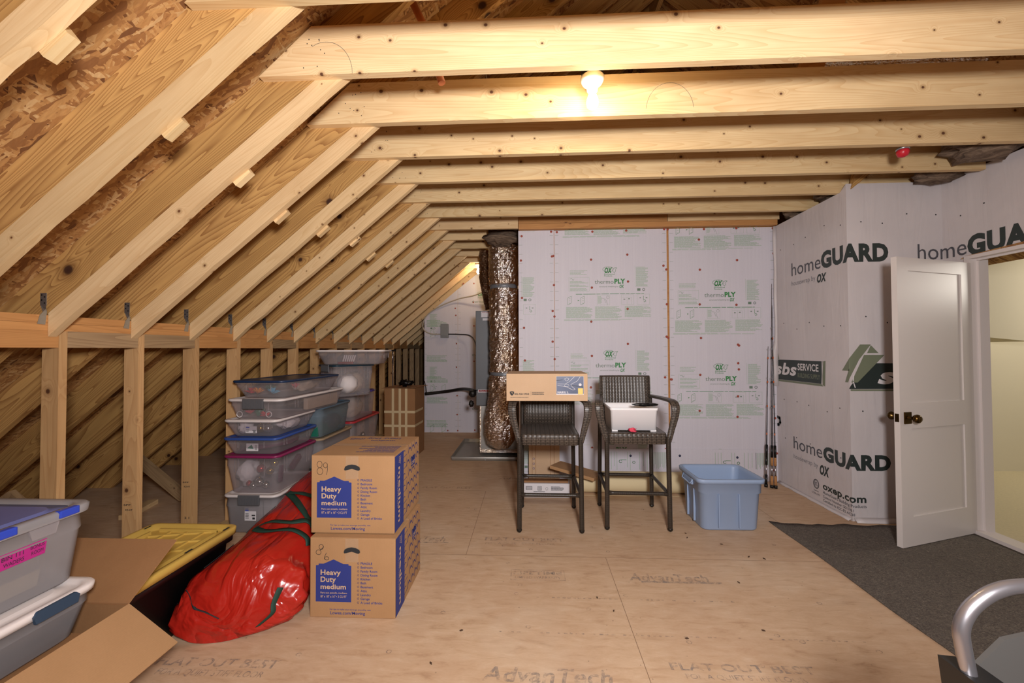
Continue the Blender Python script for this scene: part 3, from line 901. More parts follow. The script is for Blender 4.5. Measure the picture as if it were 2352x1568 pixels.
caps = [(140,156),(134,361),(143,676),(160,928),(168,1204),(389,117),(437,121),(396,326),(408,322),(413,568),(402,786),(417,833),(402,1045),(419,1193),(737,117),(1023,108),(726,353),(1032,311),(733,589),(1038,538),(1035,768),(728,876),(1037,1064),(733,1165),(1343,96),(1372,98),(1337,404),(1361,436),(1366,730),(1364,1003),(1377,1012),(1351,1346),(1406,1364),(725,1431),(1679,96),(1636,184),(1952,88),(2260,88),(1644,438),(1958,357),(2267,301),(1643,731),(1953,734),(1654,1015),(1966,1070),(1975,1078),(1968,1227),(1648,1325),(2279,1050),(2279,1385)]
pts = [(1160+a/3.675, 500+b/3.675) for a, b in caps] + [(1541,871),(1607,943),(1694,957),(1695,910),(1780,960),(1784,1041),(1779,1080),(1356,951),(1360,1028),(1449,1033),(1529,1031),(1543,1000),(1697,848)]
base_cap = None
for (a, b) in pts:
    x, z = wpt(a, b)
    if base_cap is None:
        bm = bm_new(); lathe(bm, [(0, 0), (.013, 0), (.013, -.0015), (.006, -.003), (.0055, -.0022), (0, -.0022)], 12, axis='Y')
        base_cap = c = obj('cap_nail', bm, 'capnail', wb)
    else:
        c = base_cap.copy(); COL.objects.link(c)
    c.location = (x, 4.3200, z)
for (a, b) in ((1561, 1046), (1693, 1050), (1448, 1046)):
    x, z = wpt(a, b); bm = bm_new(); lathe(bm, [(0, 0), (.013, 0), (.013, -.0015), (.006, -.003), (0, -.0022)], 12, axis='Y')
    c = obj('cap_nail', bm, 'capnail_blue', wb, (x, 4.3150, z)); c['label'] = 'dark blue cap nail'

# far sheathing wall ----------------------------------------------------
def ztop(x): return min(2.70, ZF + SL*(x-XK) - .004)
bm = bm_new()
prism(bm, [(-1.80, 0), (-.03, 0), (-.03, 2.70), (-.9, 2.70), (-.905, ztop(-.905)), (-1.80, ztop(-1.80))], lambda u, v, k: (u, 6.686+.09*k, v))
wf = struct('wall_far', bm, 'spruce')
xm = -1.225
f1 = sheet(wf, -1.80, xm-.002, 0, 1.95, 6.681, [(-2.15, 1.83), (-2.15, .93)], poly=[(-1.80, 0), (xm-.002, 0), (xm-.002, ztop(xm)), (-1.80, ztop(-1.80))])
f2 = sheet(wf, xm+.002, -.04, 0, 2.65, 6.681, [(-.985, 2.19), (-.985, 1.285), (-.985, .38)], poly=[(xm+.002, 0), (-.04, 0), (-.04, 2.68), (-.9, 2.68), (xm+.002, ztop(xm))])
f1g = Print(); rnd = random.Random(2)
for z in (1.90, 1.30, .95, .60, .2): f1g.lines(-1.76, z, .36, .12, 6, .010, .4, rnd=rnd)
for z in (1.72, .78, .1):
    for x in (-1.70, -1.50): f1g.line([(x, z-.1), (x, z), (x+.06, z+.03), (x+.06, z-.06), (x, z-.1)], .006)
f1g.build('small_print', 'green_pale', plane_map((0, 6.681, 0), (1, 0, 0), (0, 0, 1), .001), f1)
for (x, z) in ((-1.26, 1.98), (-1.26, 1.66), (-1.25, 1.5), (-1.25, 1.1), (-1.24, .62), (-1.24, .3), (-1.23, .03), (-.95, 2.52), (-1.13, 2.52), (-.96, 2.2), (-.95, 1.8), (-.95, 1.2), (-.94, .7), (-.94, .04), (-1.40, .03), (-1.27, 2.1)):
    c = base_cap.copy(); COL.objects.link(c); c.parent = wf; c.location = (x, 6.6805, z)

# right-hand walls in house wrap ------------------------------------------
bm = bm_new()
prism(bm, [(4.326, 0), (3.36, 0), (3.36, 2.752), (3.425, 2.703), (4.326, 2.692)], lambda u, v, k: (2.6+.86*k, u, v))
wr = struct('wall_right', bm, 'wrap')
bm = bm_new()
OY0, OY1, OZ = 2.300, 3.195, 2.075
box(bm, 3.35, 3.46, OY1, 3.3595, 0, 2.752); box(bm, 3.35, 3.46, OY0, OY1, OZ+.03, 2.752); box(bm, 3.35, 3.46, -3.2, OY0, 0, 2.752)
wd = struct('wall_door_side', bm, 'wrap')
# folds of loose wrap at the back corner and the floor
def flap(pts0, pts1, nm='loose_wrap_fold', par=wr):
    bm = bm_new(); loft(bm, [pts0, pts1], False, False, False)
    o = obj(nm, bm, 'wrap', par); md = o.modifiers.new('s', 'SOLIDIFY'); md.thickness = .0012; return o
rw = random.Random(9)
a = [(2.598, 4.285, 2.69-i*.12) for i in range(15)]
b = [(2.572-.004*sin(i*1.3)-(.022 if i > 10 else 0), 4.296, 2.69-i*.12) for i in range(15)]
flap(b, a)
a = [(2.598, 4.30-i*.072, .02) for i in range(14)]
b = [(2.572+rw.uniform(-.006, .006), 4.30-i*.072, .0015) for i in range(14)]
flap(a, b)
a = [(2.61+i*.075, 3.357, .03) for i in range(11)]
b = [(2.61+i*.075, 3.322+rw.uniform(-.01, .008), .0015) for i in range(11)]
flap(a, b)

def umap(off):
    def f(u, z):
        if u <= .96: return (2.6-off, 4.32-u, z)
        if u <= 1.71: return (2.6+(u-.96), 3.36-off, z)
        return (3.35-off, 3.36-(u-1.71), z)
    return f
UM = umap(.0012)
th, bo, fd, wh, ol, ol2 = Print(), Print(), Print(), Print(), Print(), Print()
th.text('home', .268, 2.116, .128, .395, .0); bo.text('GUARD', .668, 2.116, .132, .615, .055)
fd.text('housewrap by', .265, 2.02, .046, .33); bo.text('OX', .615, 1.995, .068, .115, .05, .2)
th.text('home', 1.512, 2.118, .128, .372, .0); bo.text('GUARD', 1.890, 2.108, .138, .60, .055)
th.text('home', .255, .415, .118, .385, .0); bo.text('GUARD', .652, .415, .112, .615, .055)
fd.text('housewrap by', .255, .318, .042, .33); bo.text('OX', .606, .275, .078, .115, .05, .2)
bo.text('oxep.com', .640, .150, .058, .43, .03); th.text('HomeGuard Building Products', .640, .108, .026, .43, .004)
th.text('Control Number: 5011961', .640, .073, .022, .33, .006); th.text('Certified to ICC-ES AC38', .640, .040, .022, .34, .006)
th.ring(.557, .165, .034, .040, .006).ring(.557, .165, .026, .031, .003).text('ETL', .540, .150, .03, .034, .03)
th.text('Intertek', .528, .098, .013, .06).text('CCRR-0193', .50, .068, .016, .10)
bo.line([(.0, .68), (.04, .675), (.05, .63), (.02, .60), (.0, .60)], .03)
# building-supply banners
bo.poly([(.03, 1.078), (.645, 1.082), (.665, 1.285), (.03, 1.283)])
ol.poly([(.03, 1.058), (.67, 1.060), (.645, 1.080), (.03, 1.076)]).poly([(.652, 1.075), (.69, 1.062), (.70, 1.29), (.672, 1.285)]).poly([(.0, 1.29), (.05, 1.29), (.03, 1.36), (0, 1.38)])
wh.text('sbs', -.01, 1.135, .115, .33, .03, .2).text('SERVICE', .335, 1.19, .062, .28, .02).rect(.655, .662, 1.075, 1.29)
ol2.text('BUILDING SUPPLY', .335, 1.12, .040, .295, .01)
bo.poly([(.955, 1.068), (1.50, 1.07), (1.50, 1.275), (1.08, 1.278), (1.05, 1.20), (.97, 1.10)]); ol.rect(.965, 1.50, 1.052, 1.066)
ol2.poly([(.885, 1.215), (.965, 1.215), (1.13, 1.43), (1.045, 1.43)]); ol2.poly([(.915, 1.12), (.945, 1.12), (1.055, 1.345), (1.00, 1.345)]).poly([(.97, 1.12), (1.02, 1.12), (1.235, 1.345), (1.075, 1.345)])
ol.poly([(1.13, 1.425), (1.19, 1.36), (1.10, 1.36)])
wh.text('sbs', 1.175, 1.115, .125, .44, .04, .25); wh.line([(1.00, 1.08), (.985, 1.13), (.99, 1.18)], .008)
for o_, nm, mt, of in ((ol, 'olive_print', 'olive', .0010), (bo, 'bold_print', 'ink', .0016), (th, 'thin_print', 'ink_thin', .0016), (fd, 'faded_print', 'ink_fade', .0016), (ol2, 'olive_print', 'olive', .0022), (wh, 'reversed_print', 'print_white', .0028)):
    o_.build(nm, mt, umap(of), wr, cuts=(.96, 1.71))
st = Print(); rs = random.Random(4)
for z in (2.45, 1.62, .88, .5):
    for i in range(11 if z > 2.2 else 9): st.disc(.12 + i*.19 + rs.uniform(-.03, .03), z + rs.uniform(-.04, .05), .006, n=8)
st.build('staple_pattern', 'staple', umap(.0018), wr, cuts=(.96, 1.71))

# door -----------------------------------------------------------------
dr = bpy.data.objects.new('door_1', None); COL.objects.link(dr); dr.location = (3.3466, 3.159, 0)
dr['kind'] = 'structure'; dr['label'] = 'open white two panel door with antique brass knobs'
dvec = Vector((2.576-3.3466, 2.8975-3.159, 0)); dr.rotation_euler = (0, 0, atan2(dvec.y, dvec.x))
# local +x runs from the hinge to the latch; camera side is local +y (rotation > 90deg), leaf depth goes to -y
W_ = .8138
bm = bm_new()
for (x0, x1, z0, z1) in ((0, .115, .012, 2.044), (W_-.115, W_, .012, 2.044), (.115, W_-.115, 1.95, 2.044), (.115, W_-.115, .83, 1.01), (.115, W_-.115, .012, .215)):
    box(bm, x0, x1, -.035, 0, z0, z1, 0)
bmesh.ops.remove_doubles(bm, verts=bm.verts, dist=1e-5)
box(bm, .11, W_-.11, -.026, -.009, .2, 1.96)
leaf = obj('door_leaf', bm, 'door', dr)
bm = bm_new(); lathe(bm, [(0, 0), (.018, .0), (.012, .01), (.010, .03), (.012, .036), (.026, .044), (.031, .058), (.028, .070), (.018, .078), (0, .080)], 20, (W_-.070, 0, .912), 'Y')
obj('door_knob', bm, 'brass', leaf)
bm = bm_new(); lathe(bm, [(0, -.035), (.018, -.035), (.010, -.065), (.026, -.079), (.031, -.093), (.018, -.113), (0, -.115)], 20, (W_-.070, 0, .912), 'Y')
obj('door_knob', bm, 'brass', leaf)
bm = bm_new(); box(bm, W_-.105, W_-.035, .0003, .009, .868, .952, .003); obj('knob_plate', bm, 'brass', leaf)
bm = bm_new(); box(bm, W_+.0003, W_+.002, -.030, -.006, .882, .940); box(bm, W_, W_+.008, -.023, -.013, .902, .920); obj('latch_plate', bm, 'brass', leaf)
fr_ = bpy.data.objects.new('door_frame', None)
bm = bm_new()
box(bm, 3.335, 3.475, OY1-.035, OY1-.0005, 0.004, OZ); box(bm, 3.335, 3.475, OY0+.0005, OY0+.035, 0.004, OZ); box(bm, 3.335, 3.475, OY0, OY1, OZ-.0, OZ+.026)
box(bm, 3.39, 3.402, OY1-.05, OY1-.035, 0.01, OZ-.012); box(bm, 3.39, 3.402, OY0+.035, OY1-.035, OZ-.014, OZ)
fo = obj('door_frame', bm, 'trim'); fo.parent = dr; fo.matrix_parent_inverse = dr.matrix_basis.inverted()
bm = bm_new(); box(bm, 3.33, 3.40, OY0, OY1, .0005, .030); box(bm, 3.40, 3.48, OY0, OY1, .0045, .018)
o = obj('threshold', bm, 'trim'); o.parent = dr; o.matrix_parent_inverse = dr.matrix_basis.inverted()
# torn sliver of bare sheathing above the frame
bm = bm_new(); prism(bm, [(OY1+.04, OZ+.012), (2.0, OZ+.034), (2.0, OZ+.062), (2.6, OZ+.056), (OY1+.0, OZ+.030)], lambda u, v, k: (3.3475+.002*k, u, v)); obj('bare_edge', bm, 'osb', wd)

# room beyond the door ----------------------------------------------------
bm = bm_new(); box(bm, 3.46, 6.6, 4.75, 4.8, 0, 2.5); box(bm, 6.55, 6.6, -1.2, 4.75, 0, 2.5); box(bm, 3.47, 6.6, -1.25, -1.2, 0, 2.5)
prism(bm, [(3.465, 1.62), (5.01, 1.46), (5.01, 2.44), (3.465, 2.44)], lambda u, v, k: (u, 4.2+.6*k, v))
wh_ = struct('wall_hall', bm, 'hallwall')
bm = bm_new(); box(bm, 3.461, 3.47, OY1, 4.75, 0, 2.5); box(bm, 3.461, 3.47, -1.2, OY0, 0, 2.5); box(bm, 3.461, 3.47, OY0, OY1, OZ+.03, 2.5); struct('wall_hall_near', bm, 'hallwall')
bm = bm_new(); box(bm, 3.46, 6.6, -1.2, 4.8, 2.44, 2.5); struct('ceiling_hall', bm, 'hallwall')

# ------------------------------------------------------------------ bulbs
def bulb(name, label, loc, box_=True):
    t = thing(name, label, 'light', loc)
    bm = bm_new(); lathe(bm, [(0, .10), (.055, .10), (.056, .135), (0, .135)], 8); obj('junction_box', bm, 'darksteel', t)
    bm = bm_new(); lathe(bm, [(0, .098), (.060, .098), (.060, .088), (.050, .070), (.030, .060), (.026, .030), (.020, .028), (0, .028)], 24); obj('lampholder', bm, 'ceramic', t)
    bm = bm_new(); lathe(bm, [(0, .028), (.014, .028), (.018, .012), (.027, -.010), (.030, -.028), (.027, -.046), (.016, -.058), (0, -.062)], 20); obj('glass_bulb', bm, 'bulb', t)
    bm = bm_new(); box(bm, -.01, .01, -.17, .17, .137, .147); obj('mounting_bar', bm, 'steel', t)
    return t
M['bulb'] = emit('lit_bulb_glass_hot', (1, .76, .46), 175)
bulb('ceiling_bulb', 'bare lit bulb in white porcelain holder between the two nearest wide joists', BULB1)
bulb('ceiling_bulb', 'bare lit bulb far back over the far sheathing wall, half hidden by the foil duct', BULB2)
bulb('ceiling_bulb', 'unseen bare bulb added behind the camera as fill light', FILL_BULB)

# ================================================================== THINGS
def uvbox(bm, rot=False):
    bm.normal_update(); uvl = bm.loops.layers.uv.verify()
    for f in bm.faces:
        n = f.normal; ax = max(range(3), key=lambda i: abs(n[i]))
        for lp in f.loops:
            c = lp.vert.co
            uv = (c.y, c.z) if ax == 0 else (c.x, c.z) if ax == 1 else (c.x, c.y)
            lp[uvl].uv = (uv[1], uv[0]) if rot else uv

def lump(name, mat, loc, size, label=None, cat=None, group=None, seed=0, amp=.25, fr=2.2, parent=None, sub=3):
    bm = bm_new(); bmesh.ops.create_icosphere(bm, subdivisions=sub, radius=1)
    off = Vector((seed*3.7, seed*1.3, seed*.7))
    for v in bm.verts:
        d = v.co.normalized(); k_ = 1 + amp*noise.noise(d*fr+off) + amp*.5*noise.noise(d*fr*2.7+off)
        v.co = Vector((d.x*size[0]*k_, d.y*size[1]*k_, d.z*size[2]*k_))
    zmin = min(v.co.z for v in bm.verts)
    if parent is None:
        for v in bm.verts: v.co.z -= zmin
    o = obj(name, bm, mat, parent, loc, smooth=True)
    if label: tag(o, label, cat, group)
    return o

def bowstar(name, mat, loc, r, label, group=None):
    bm = bm_new(); rb = random.Random(int(loc[0]*1000+loc[1]*77))
    for i in range(14):
        a = 2*pi*i/14 + rb.random()*.3; e = rb.uniform(.2, 1.1)
        d = Vector((cos(a)*cos(e), sin(a)*cos(e), sin(e))); s = d.cross(Vector((0, 0, 1))).normalized()*r*.16
        c = Vector((0, 0, 0)); m1 = d*r*.6 + Vector((0, 0, r*.18)); tp = d*r
        v = [bm.verts.new(q) for q in (c-s*.4, c+s*.4, m1+s, tp, m1-s)]
        bm.faces.new(v)
    return tag(obj(name, bm, mat, None, loc), label, 'gift bow', group)

def storage_bin(name, label, loc, W, L, H, rz=0, body='clear', lid='white_pl', latch=None, taper=.93, sticker=None, lidh=.022, group=None, step=True, latch_side='ends', cat='storage bin'):
    t = thing(name, label, cat, loc, rz, group)
    bm = bm_new(); n = 5; r = .05
    hb = H-lidh
    secs = [rrect(W*taper-.02, L*taper-.02, r, n, z=.0), rrect(W*taper, L*taper, r, n, z=.010)]
    if step:
        a = taper + (1-taper)*.72
        secs += [rrect(W*a, L*a, r, n, z=hb*.74), rrect(W*a+.008, L*a+.008, r, n, z=hb*.77)]
    secs += [rrect(W-.012, L-.012, r, n, z=hb-.004), rrect(W+.004, L+.004, r, n, z=hb-.002), rrect(W+.004, L+.004, r, n, z=hb+.004)]
    loft(bm, secs, True, False)
    # moulded ribs near the corners
    for sx in (1, -1):
        for yy in (-L*.28, L*.28):
            for w2 in (-.018, .018):
                box(bm, sx*(W*.5-.013)-.0015, sx*(W*.5-.013)+.0015, yy+w2-.002, yy+w2+.002, hb*.5, hb-.01)
    for sy in (1, -1):
        for xx in (-W*.24, W*.24):
            box(bm, xx-.002, xx+.002, sy*(L*.5-.013)-.0015, sy*(L*.5-.013)+.0015, hb*.5, hb-.01)
    obj('bin_body', bm, body, t)
    if lid:
        bm = bm_new(); e = .020
        secs = [rrect(W+e, L+e, r+.008, n, z=hb+.0045), rrect(W+e+.004, L+e+.004, r+.008, n, z=H-.006), rrect(W+e-.006, L+e-.006, r+.006, n, z=H),
                rrect(W-.030, L-.030, r, n, z=H), rrect(W-.046, L-.046, r, n, z=H-.009), rrect(W-.11, L-.11, r, n, z=H-.009), rrect(W-.13, L-.13, r, n, z=H-.003)]
        loft(bm, secs)
        obj('bin_lid', bm, lid, t)
    if latch:
        for s in (1, -1):
            bm = bm_new()
            if latch_side == 'ends':
                box(bm, -.085, .085, s*(L/2+.012)-.006, s*(L/2+.012)+.006, H-.075, H+.003, .005)
                for q in range(8): box(bm, -.07+q*.02-.002, -.07+q*.02+.002, s*(L/2+.0185)-.0015, s*(L/2+.0185)+.0015, H-.065, H-.01)
            else:
                prism(bm, [(-.11, H-.012), (-.09, H+.004), (.09, H+.004), (.11, H-.012), (.10, H-.045), (-.10, H-.045)], lambda u, v, k, s=s: (s*(W/2+.010+.010*k), u, v))
            obj('latch', bm, latch, t)
    if sticker:
        for (u, v, w_, h_, mt) in sticker:
            yy = -L/2*(taper+(1-taper)*(v/hb)) - .004
            bm = bm_new(); box(bm, u, u+w_, yy-.001, yy, v, v+h_); s_ = obj('paper_label', bm, 'sticker', t)
            g = Print()
            if mt == 'tree':
                g.poly([(u+.006, v+h_*.35), (u+w_*.62, v+h_*.30), (u+w_*.45, v+h_*.85)]); g.build('tree_picture', 'greenbox', lambda a, b, yy=yy: (a, yy-.0016, b), s_)
                g2 = Print().lines(u+w_*.72, v+h_*.8, w_*.2, h_*.7, 8, None, .05, False); g2.build('barcode', 'black', lambda a, b, yy=yy: (a, yy-.0016, b), s_)
            else:
                g.lines(u+.006, v+h_*.55, w_*.3, h_*.45, 4).rect(u+w_*.62, u+w_*.92, v+h_*.35, v+h_*.45).rect(u+w_*.68, u+w_*.9, v+h_*.1, v+h_*.25)
                g.build('barcode', 'black', lambda a, b, yy=yy: (a, yy-.0016, b), s_)
                g2 = Print().rect(u+.004, u+w_*.35, v+h_*.72, v+h_*.95); g2.build('blue_block', 'cobalt', lambda a, b, yy=yy: (a, yy-.0016, b), s_)
    return t

# --- stack of bins against the knee wall (front ends face the camera)
SX = -2.145; SY0 = 2.955
def sa(L): return SY0 + L/2
GA = 'bins stacked against the knee wall'
storage_bin('storage_bin', 'grey clear bin with white lid and grey latch, bottom of the left bin stack', (SX, sa(.60), .0005), .42, .60, .297, 0, 'clear_grey', 'white_pl', 'grey_latch', .93, [(-.045, .10, .09, .10, 'bar')], group=GA)
storage_bin('storage_bin', 'clear bin of ornaments with magenta lid in the left bin stack', (SX, sa(.56), .298), .43, .56, .298, 0, 'clear', 'magenta', None, .86, group=GA)
storage_bin('storage_bin', 'shallow clear bin with royal blue lid and a tree sticker, on the magenta lid', (SX, sa(.56), .597), .43, .57, .136, 0, 'clear', 'royal', None, .86, [(-.045, .030, .095, .058, 'tree')], group=GA)
storage_bin('storage_bin', 'shallow clear bin with white lid and barcode label, on the royal blue lid', (SX, sa(.55), .734), .42, .56, .136, 0, 'clear', 'white_pl', None, .84, [(-.055, .030, .090, .052, 'bar')], group=GA)
storage_bin('storage_bin', 'long shallow clear bin with white lid and ribbed grey latch in the left bin stack', (SX+.045, sa(.94), .871), .44, .95, .158, -.03, 'clear', 'white_pl', 'grey_latch', .90, group=GA)
storage_bin('storage_bin', 'shallow clear bin of gift bows with navy lid, topmost of the left bin stack', (SX+.065, sa(.84), 1.030), .42, .83, .140, -.04, 'clear', 'navy', None, .84, group=GA)

def ball(mat, loc, r, label, group=None):
    bm = bm_new(); bmesh.ops.create_uvsphere(bm, u_segments=16, v_segments=10, radius=r)
    o = obj('ornament_ball', bm, mat, None, loc, smooth=True); tag(o, label, 'ornament', group)
    bm = bm_new(); lathe(bm, [(0, r*1.15), (r*.2, r*1.15), (r*.22, r*.96), (0, r*.96)], 8); obj('ornament_cap', bm, 'gold', o)
    return o
# contents of the magenta bin
lump('tissue_paper', 'tissue', (-2.255, 3.10, .315), (.060, .09, .10), 'crumpled white tissue inside the magenta lidded bin', 'tissue paper', seed=3, amp=.5, fr=3)
for i, (x, y, z, r, m_, c) in enumerate(((-2.115, 3.04, .475, .032, 'redball', 'red'), (-2.05, 3.05, .455, .030, 'gold', 'lower gold'), (-2.02, 3.06, .515, .030, 'gold', 'upper gold'), (-2.12, 3.03, .375, .032, 'silverball', 'upper silver'), (-2.17, 3.03, .345, .026, 'silverball', 'left silver'), (-2.07, 3.035, .350, .026, 'silverball', 'right silver'), (-2.22, 3.05, .355, .022, 'redball', 'small dark red'))):
    ball(m_, (x, y, z), r, '%s ornament ball inside the magenta lidded bin' % c, 'ornaments in the magenta lidded bin')
for i, (x, y, z, rz_) in enumerate(((-1.995, 3.10, .42, .5), (-1.972, 3.26, .47, .05))):
    bm = bm_new(); box(bm, -.016, .016, -.07, .07, -.022, .022, .003)
    tag(obj('carton', bm, 'maroon', None, (x, y, z), (.5, 0, rz_)), ('front' if i == 0 else 'rear') + ' slim maroon carton inside the magenta lidded bin', 'carton')
lump('folded_cloth', 'maroon', (-2.14, 3.24, .608), (.165, .22, .035), 'maroon cloth folded inside the royal blue lidded bin', 'cloth', seed=4)
for i, (x, m_) in enumerate(((-2.115, 'gold'), (-2.055, 'silverball'))):
    ball(m_, (x, 3.03, .792), .034, '%s ornament ball behind the barcode label of the white lidded bin' % ('gold' if i == 0 else 'silver'), 'ornaments in the barcoded bin')
lump('tissue_paper', 'tissue', (-2.25, 3.05, .742), (.05, .05, .045), 'white tissue at the left end of the barcoded bin', 'tissue paper', seed=6, amp=.5)
lump('tissue_paper', 'tissue', (-2.04, 3.27, .742), (.07, .12, .045), 'white tissue toward the far end of the barcoded bin', 'tissue paper', seed=8, amp=.5)
bowstar('gift_bow', 'bow_r', (-2.20, 3.03, .905), .045, 'upper red bow behind the grey latch', 'bows in the latched bin')
bowstar('gift_bow', 'bow_r', (-2.08, 3.03, .885), .05, 'lower red bow right of the grey latch', 'bows in the latched bin')
lump('green_ribbon', 'bow_g', (-2.14, 3.06, .880), (.03, .04, .04), 'green ribbon bundle inside the latched bin', 'ribbon', seed=2)
for i, x in enumerate((-2.265, -2.03)):
    bm = bm_new(); secs = []
    pts_ = [(x+.022*cos(a_*pi/9), 3.00, .905+.022*sin(a_*pi/9)) for a_ in range(19)]
    sweep(bm, pts_, .0035, n=6); tag(obj('ribbon_spool', bm, 'white_pl', None), ('left' if i == 0 else 'right') + ' white spool ring inside the latched bin', 'spool')
bm = bm_new(); box(bm, -.02, .02, -.25, .25, 0, .10, .004); tag(obj('carton', bm, 'beige', None, (-1.945, 3.62, .885), (0, 0, -.03)), 'long beige carton along the side of the latched bin', 'carton')
for (x, y, z, m_, c) in ((-2.215, 3.06, 1.062, 'bow_r', 'red'), (-2.155, 3.05, 1.062, 'bow_o', 'orange'), (-2.03, 3.05, 1.060, 'bow_b', 'blue'), (-1.975, 3.25, 1.085, 'bow_r', 'rear red'), (-2.10, 3.12, 1.085, 'bow_g', 'green')):
    bowstar('gift_bow', m_, (x, y, z), .056, '%s gift bow inside the navy lidded bin' % c, 'bows in the navy lidded bin')
lump('tissue_paper', 'beige', (-1.99, 3.42, 1.045), (.06, .16, .045), 'pale wrapping inside the far end of the navy lidded bin', 'tissue paper', seed=12, amp=.4)
lump('folded_cloth', 'tissue', (SX+.03, 3.16, .012), (.12, .16, .10), 'white bundle inside the bottom latched bin', 'cloth', seed=14)

# --- middle stack
GB = 'bins of the middle stack'
storage_bin('storage_bin', 'clear bin with tan lid below the blue-grey lidded bin', (-2.135, 3.90, .298), .42, .64, .285, 0, 'clear_grey', 'tan', None, .90, group=GB)
storage_bin('storage_bin', 'grey bin on the floor under the tan lidded bin', (-2.135, 3.90, .0005), .42, .64, .296, 0, 'clear_grey', 'grey_latch', None, .90, group=GB)
storage_bin('storage_bin', 'blue tinted bin with blue-grey lid standing on the tan lid', (-2.135, 3.875, .584), .42, .60, .286, 0, 'clear_teal', 'tealgrey', None, .88, group=GB)
lump('folded_cloth', 'greyblue', (-2.03, 3.70, .70), (.075, .085, .085), 'pale bundle in the front of the blue tinted bin', 'cloth', seed=5, amp=.3)
bm = bm_new(); box(bm, -.09, .09, -.10, .10, 0, .095, .006); tag(obj('carton', bm, 'greenbox', None, (-2.06, 3.70, .60)), 'green carton at the bottom front of the blue tinted bin', 'carton')
lump('folded_cloth', 'maroon', (-2.03, 3.97, .60), (.07, .14, .075), 'maroon cloth in the back of the blue tinted bin', 'cloth', seed=7)
# --- rear stack
GC = 'bins of the rear stack'
storage_bin('storage_bin', 'bin on the floor under the red lidded bin', (-2.135, 4.62, .0005), .42, .76, .30, 0, 'clear_grey', 'white_pl', None, .9, group=GC)
storage_bin('storage_bin', 'clear bin of silver ornaments with bright red lid in the rear stack', (-2.135, 4.62, .302), .42, .76, .315, 0, 'clear', 'redlid', None, .88, group=GC)
pb = storage_bin('storage_bin', 'clear bin with purple clipped lid standing on the red lid', (-2.135, 4.56, .618), .42, .62, .300, 0, 'clear', 'clear_milky', None, .92, group=GC)
for yy in (-.2, -.02, .16):
    bm = bm_new(); box(bm, .205, .236, yy-.045, yy+.045, .283, .304, .004); obj('lid_clip', bm, 'purple', pb)
bm = bm_new(); box(bm, -.19, .19, -.28, .28, .301, .306); obj('lid_panel', bm, 'purple', pb)
lump('folded_cloth', 'beige', (-2.10, 4.45, .63), (.15, .24, .12), 'beige cloth filling the purple clipped bin', 'cloth', seed=9)
for i in range(7):
    ball('silverball', (-1.99+.02*(i % 2), 4.25+.07*i, .35+.03*((i*7) % 3)), .028, 'silver ornament balls inside the red lidded bin', 'ornaments in the red lidded bin')
big = storage_bin('storage_bin', 'tall clear bin with dark teal lid and grey latch in the rear stack', (-1.965, 4.17, .920), .37, .44, .330, radians(-38), 'clear', 'darkteal', 'grey_latch', .88, group=GC)
lump('coiled_rope', 'tissue', (-1.90, 4.05, .95), (.10, .11, .10), 'pale coiled bundle inside the tall dark teal lidded bin', 'bundle', seed=10, amp=.12)
lump('coiled_rope', 'beige', (-1.92, 4.20, .94), (.11, .11, .11), 'beige bundle at the back of the tall dark teal lidded bin', 'bundle', seed=13, amp=.3)
topb = storage_bin('storage_bin', 'wide milky bin with thin white lid, topmost of the rear stack', (-1.86, 4.15, 1.252), .66, .42, .150, radians(9), 'clear', 'white_pl', None, .84, group=GC)
for i in range(6):
    bm = bm_new(); box(bm, -.007, .007, -.004, .004, 0, .07, .002)
    tag(obj('bottle', bm, 'tissue', None, (-1.93+i*.022, 4.01, 1.282), (0, .3, .1)), 'white tube standing in a row inside the topmost milky bin', 'tube', 'white tubes in the topmost bin')
bm = bm_new(); box(bm, -.09, .06, -.02, .02, 0, .022, .003); tag(obj('carton', bm, 'redball', None, (-1.885, 4.01, 1.258), (0, 0, .1)), 'flat red carton inside the topmost milky bin', 'carton')

# --- tall taped carton and the pipe behind it
tc = thing('tall_carton', 'tall brown cardboard carton with strips of pale tape beside the rear bins', 'box', (-1.70, 5.32, 0), radians(-2))
bm = bm_new(); box(bm, -.205, .205, -.20, .20, 0.0005, .895, .004); obj('carton_body', bm, 'card_dark', tc)
bm = bm_new(); prism(bm, [(-.23, -.24), (.21, -.20), (.26, .20), (-.22, .22)], lambda u, v, k: (u, v, .897+.004*k+.012*(u+.2))); obj('top_flap', bm, 'card_dark', tc)
for x in (-.105, -.012, .072):
    bm = bm_new(); box(bm, x, x+.032, -.2035, -.2005, .02, .894); obj('tape_strip', bm, 'tape', tc)
for z in (.575, .395):
    bm = bm_new(); box(bm, -.2055, .2055, -.2055, -.2036, z, z+.030); box(bm, .2052, .2072, -.2055, .14, z+.002, z+.032); obj('tape_strip', bm, 'tape', tc)
lump('plastic_scrap', 'black_pl', (-1.655, 5.25, .905), (.085, .06, .035), 'crumpled dark plastic lying on the tall taped carton', 'plastic scrap', seed=21, amp=.9, fr=4)
rk = thing('clothes_rack', 'thin chrome rack rail with upright tube behind the rear bins', 'clothes rack', (-1.985, 5.65, 0))
bm = bm_new(); sweep(bm, [(-.30, -.55, 1.385), (-.1, -.10, 1.390), (.03, .02, 1.390)], .011, n=8); obj('rail', bm, 'darksteel', rk)
bm = bm_new(); sweep(bm, [(0, 0, .002), (0, 0, 1.2)], .010, n=8); sweep(bm, [(0, 0, 1.2), (0, 0, 1.378)], .012, n=8); obj('upright', bm, 'silver', rk)

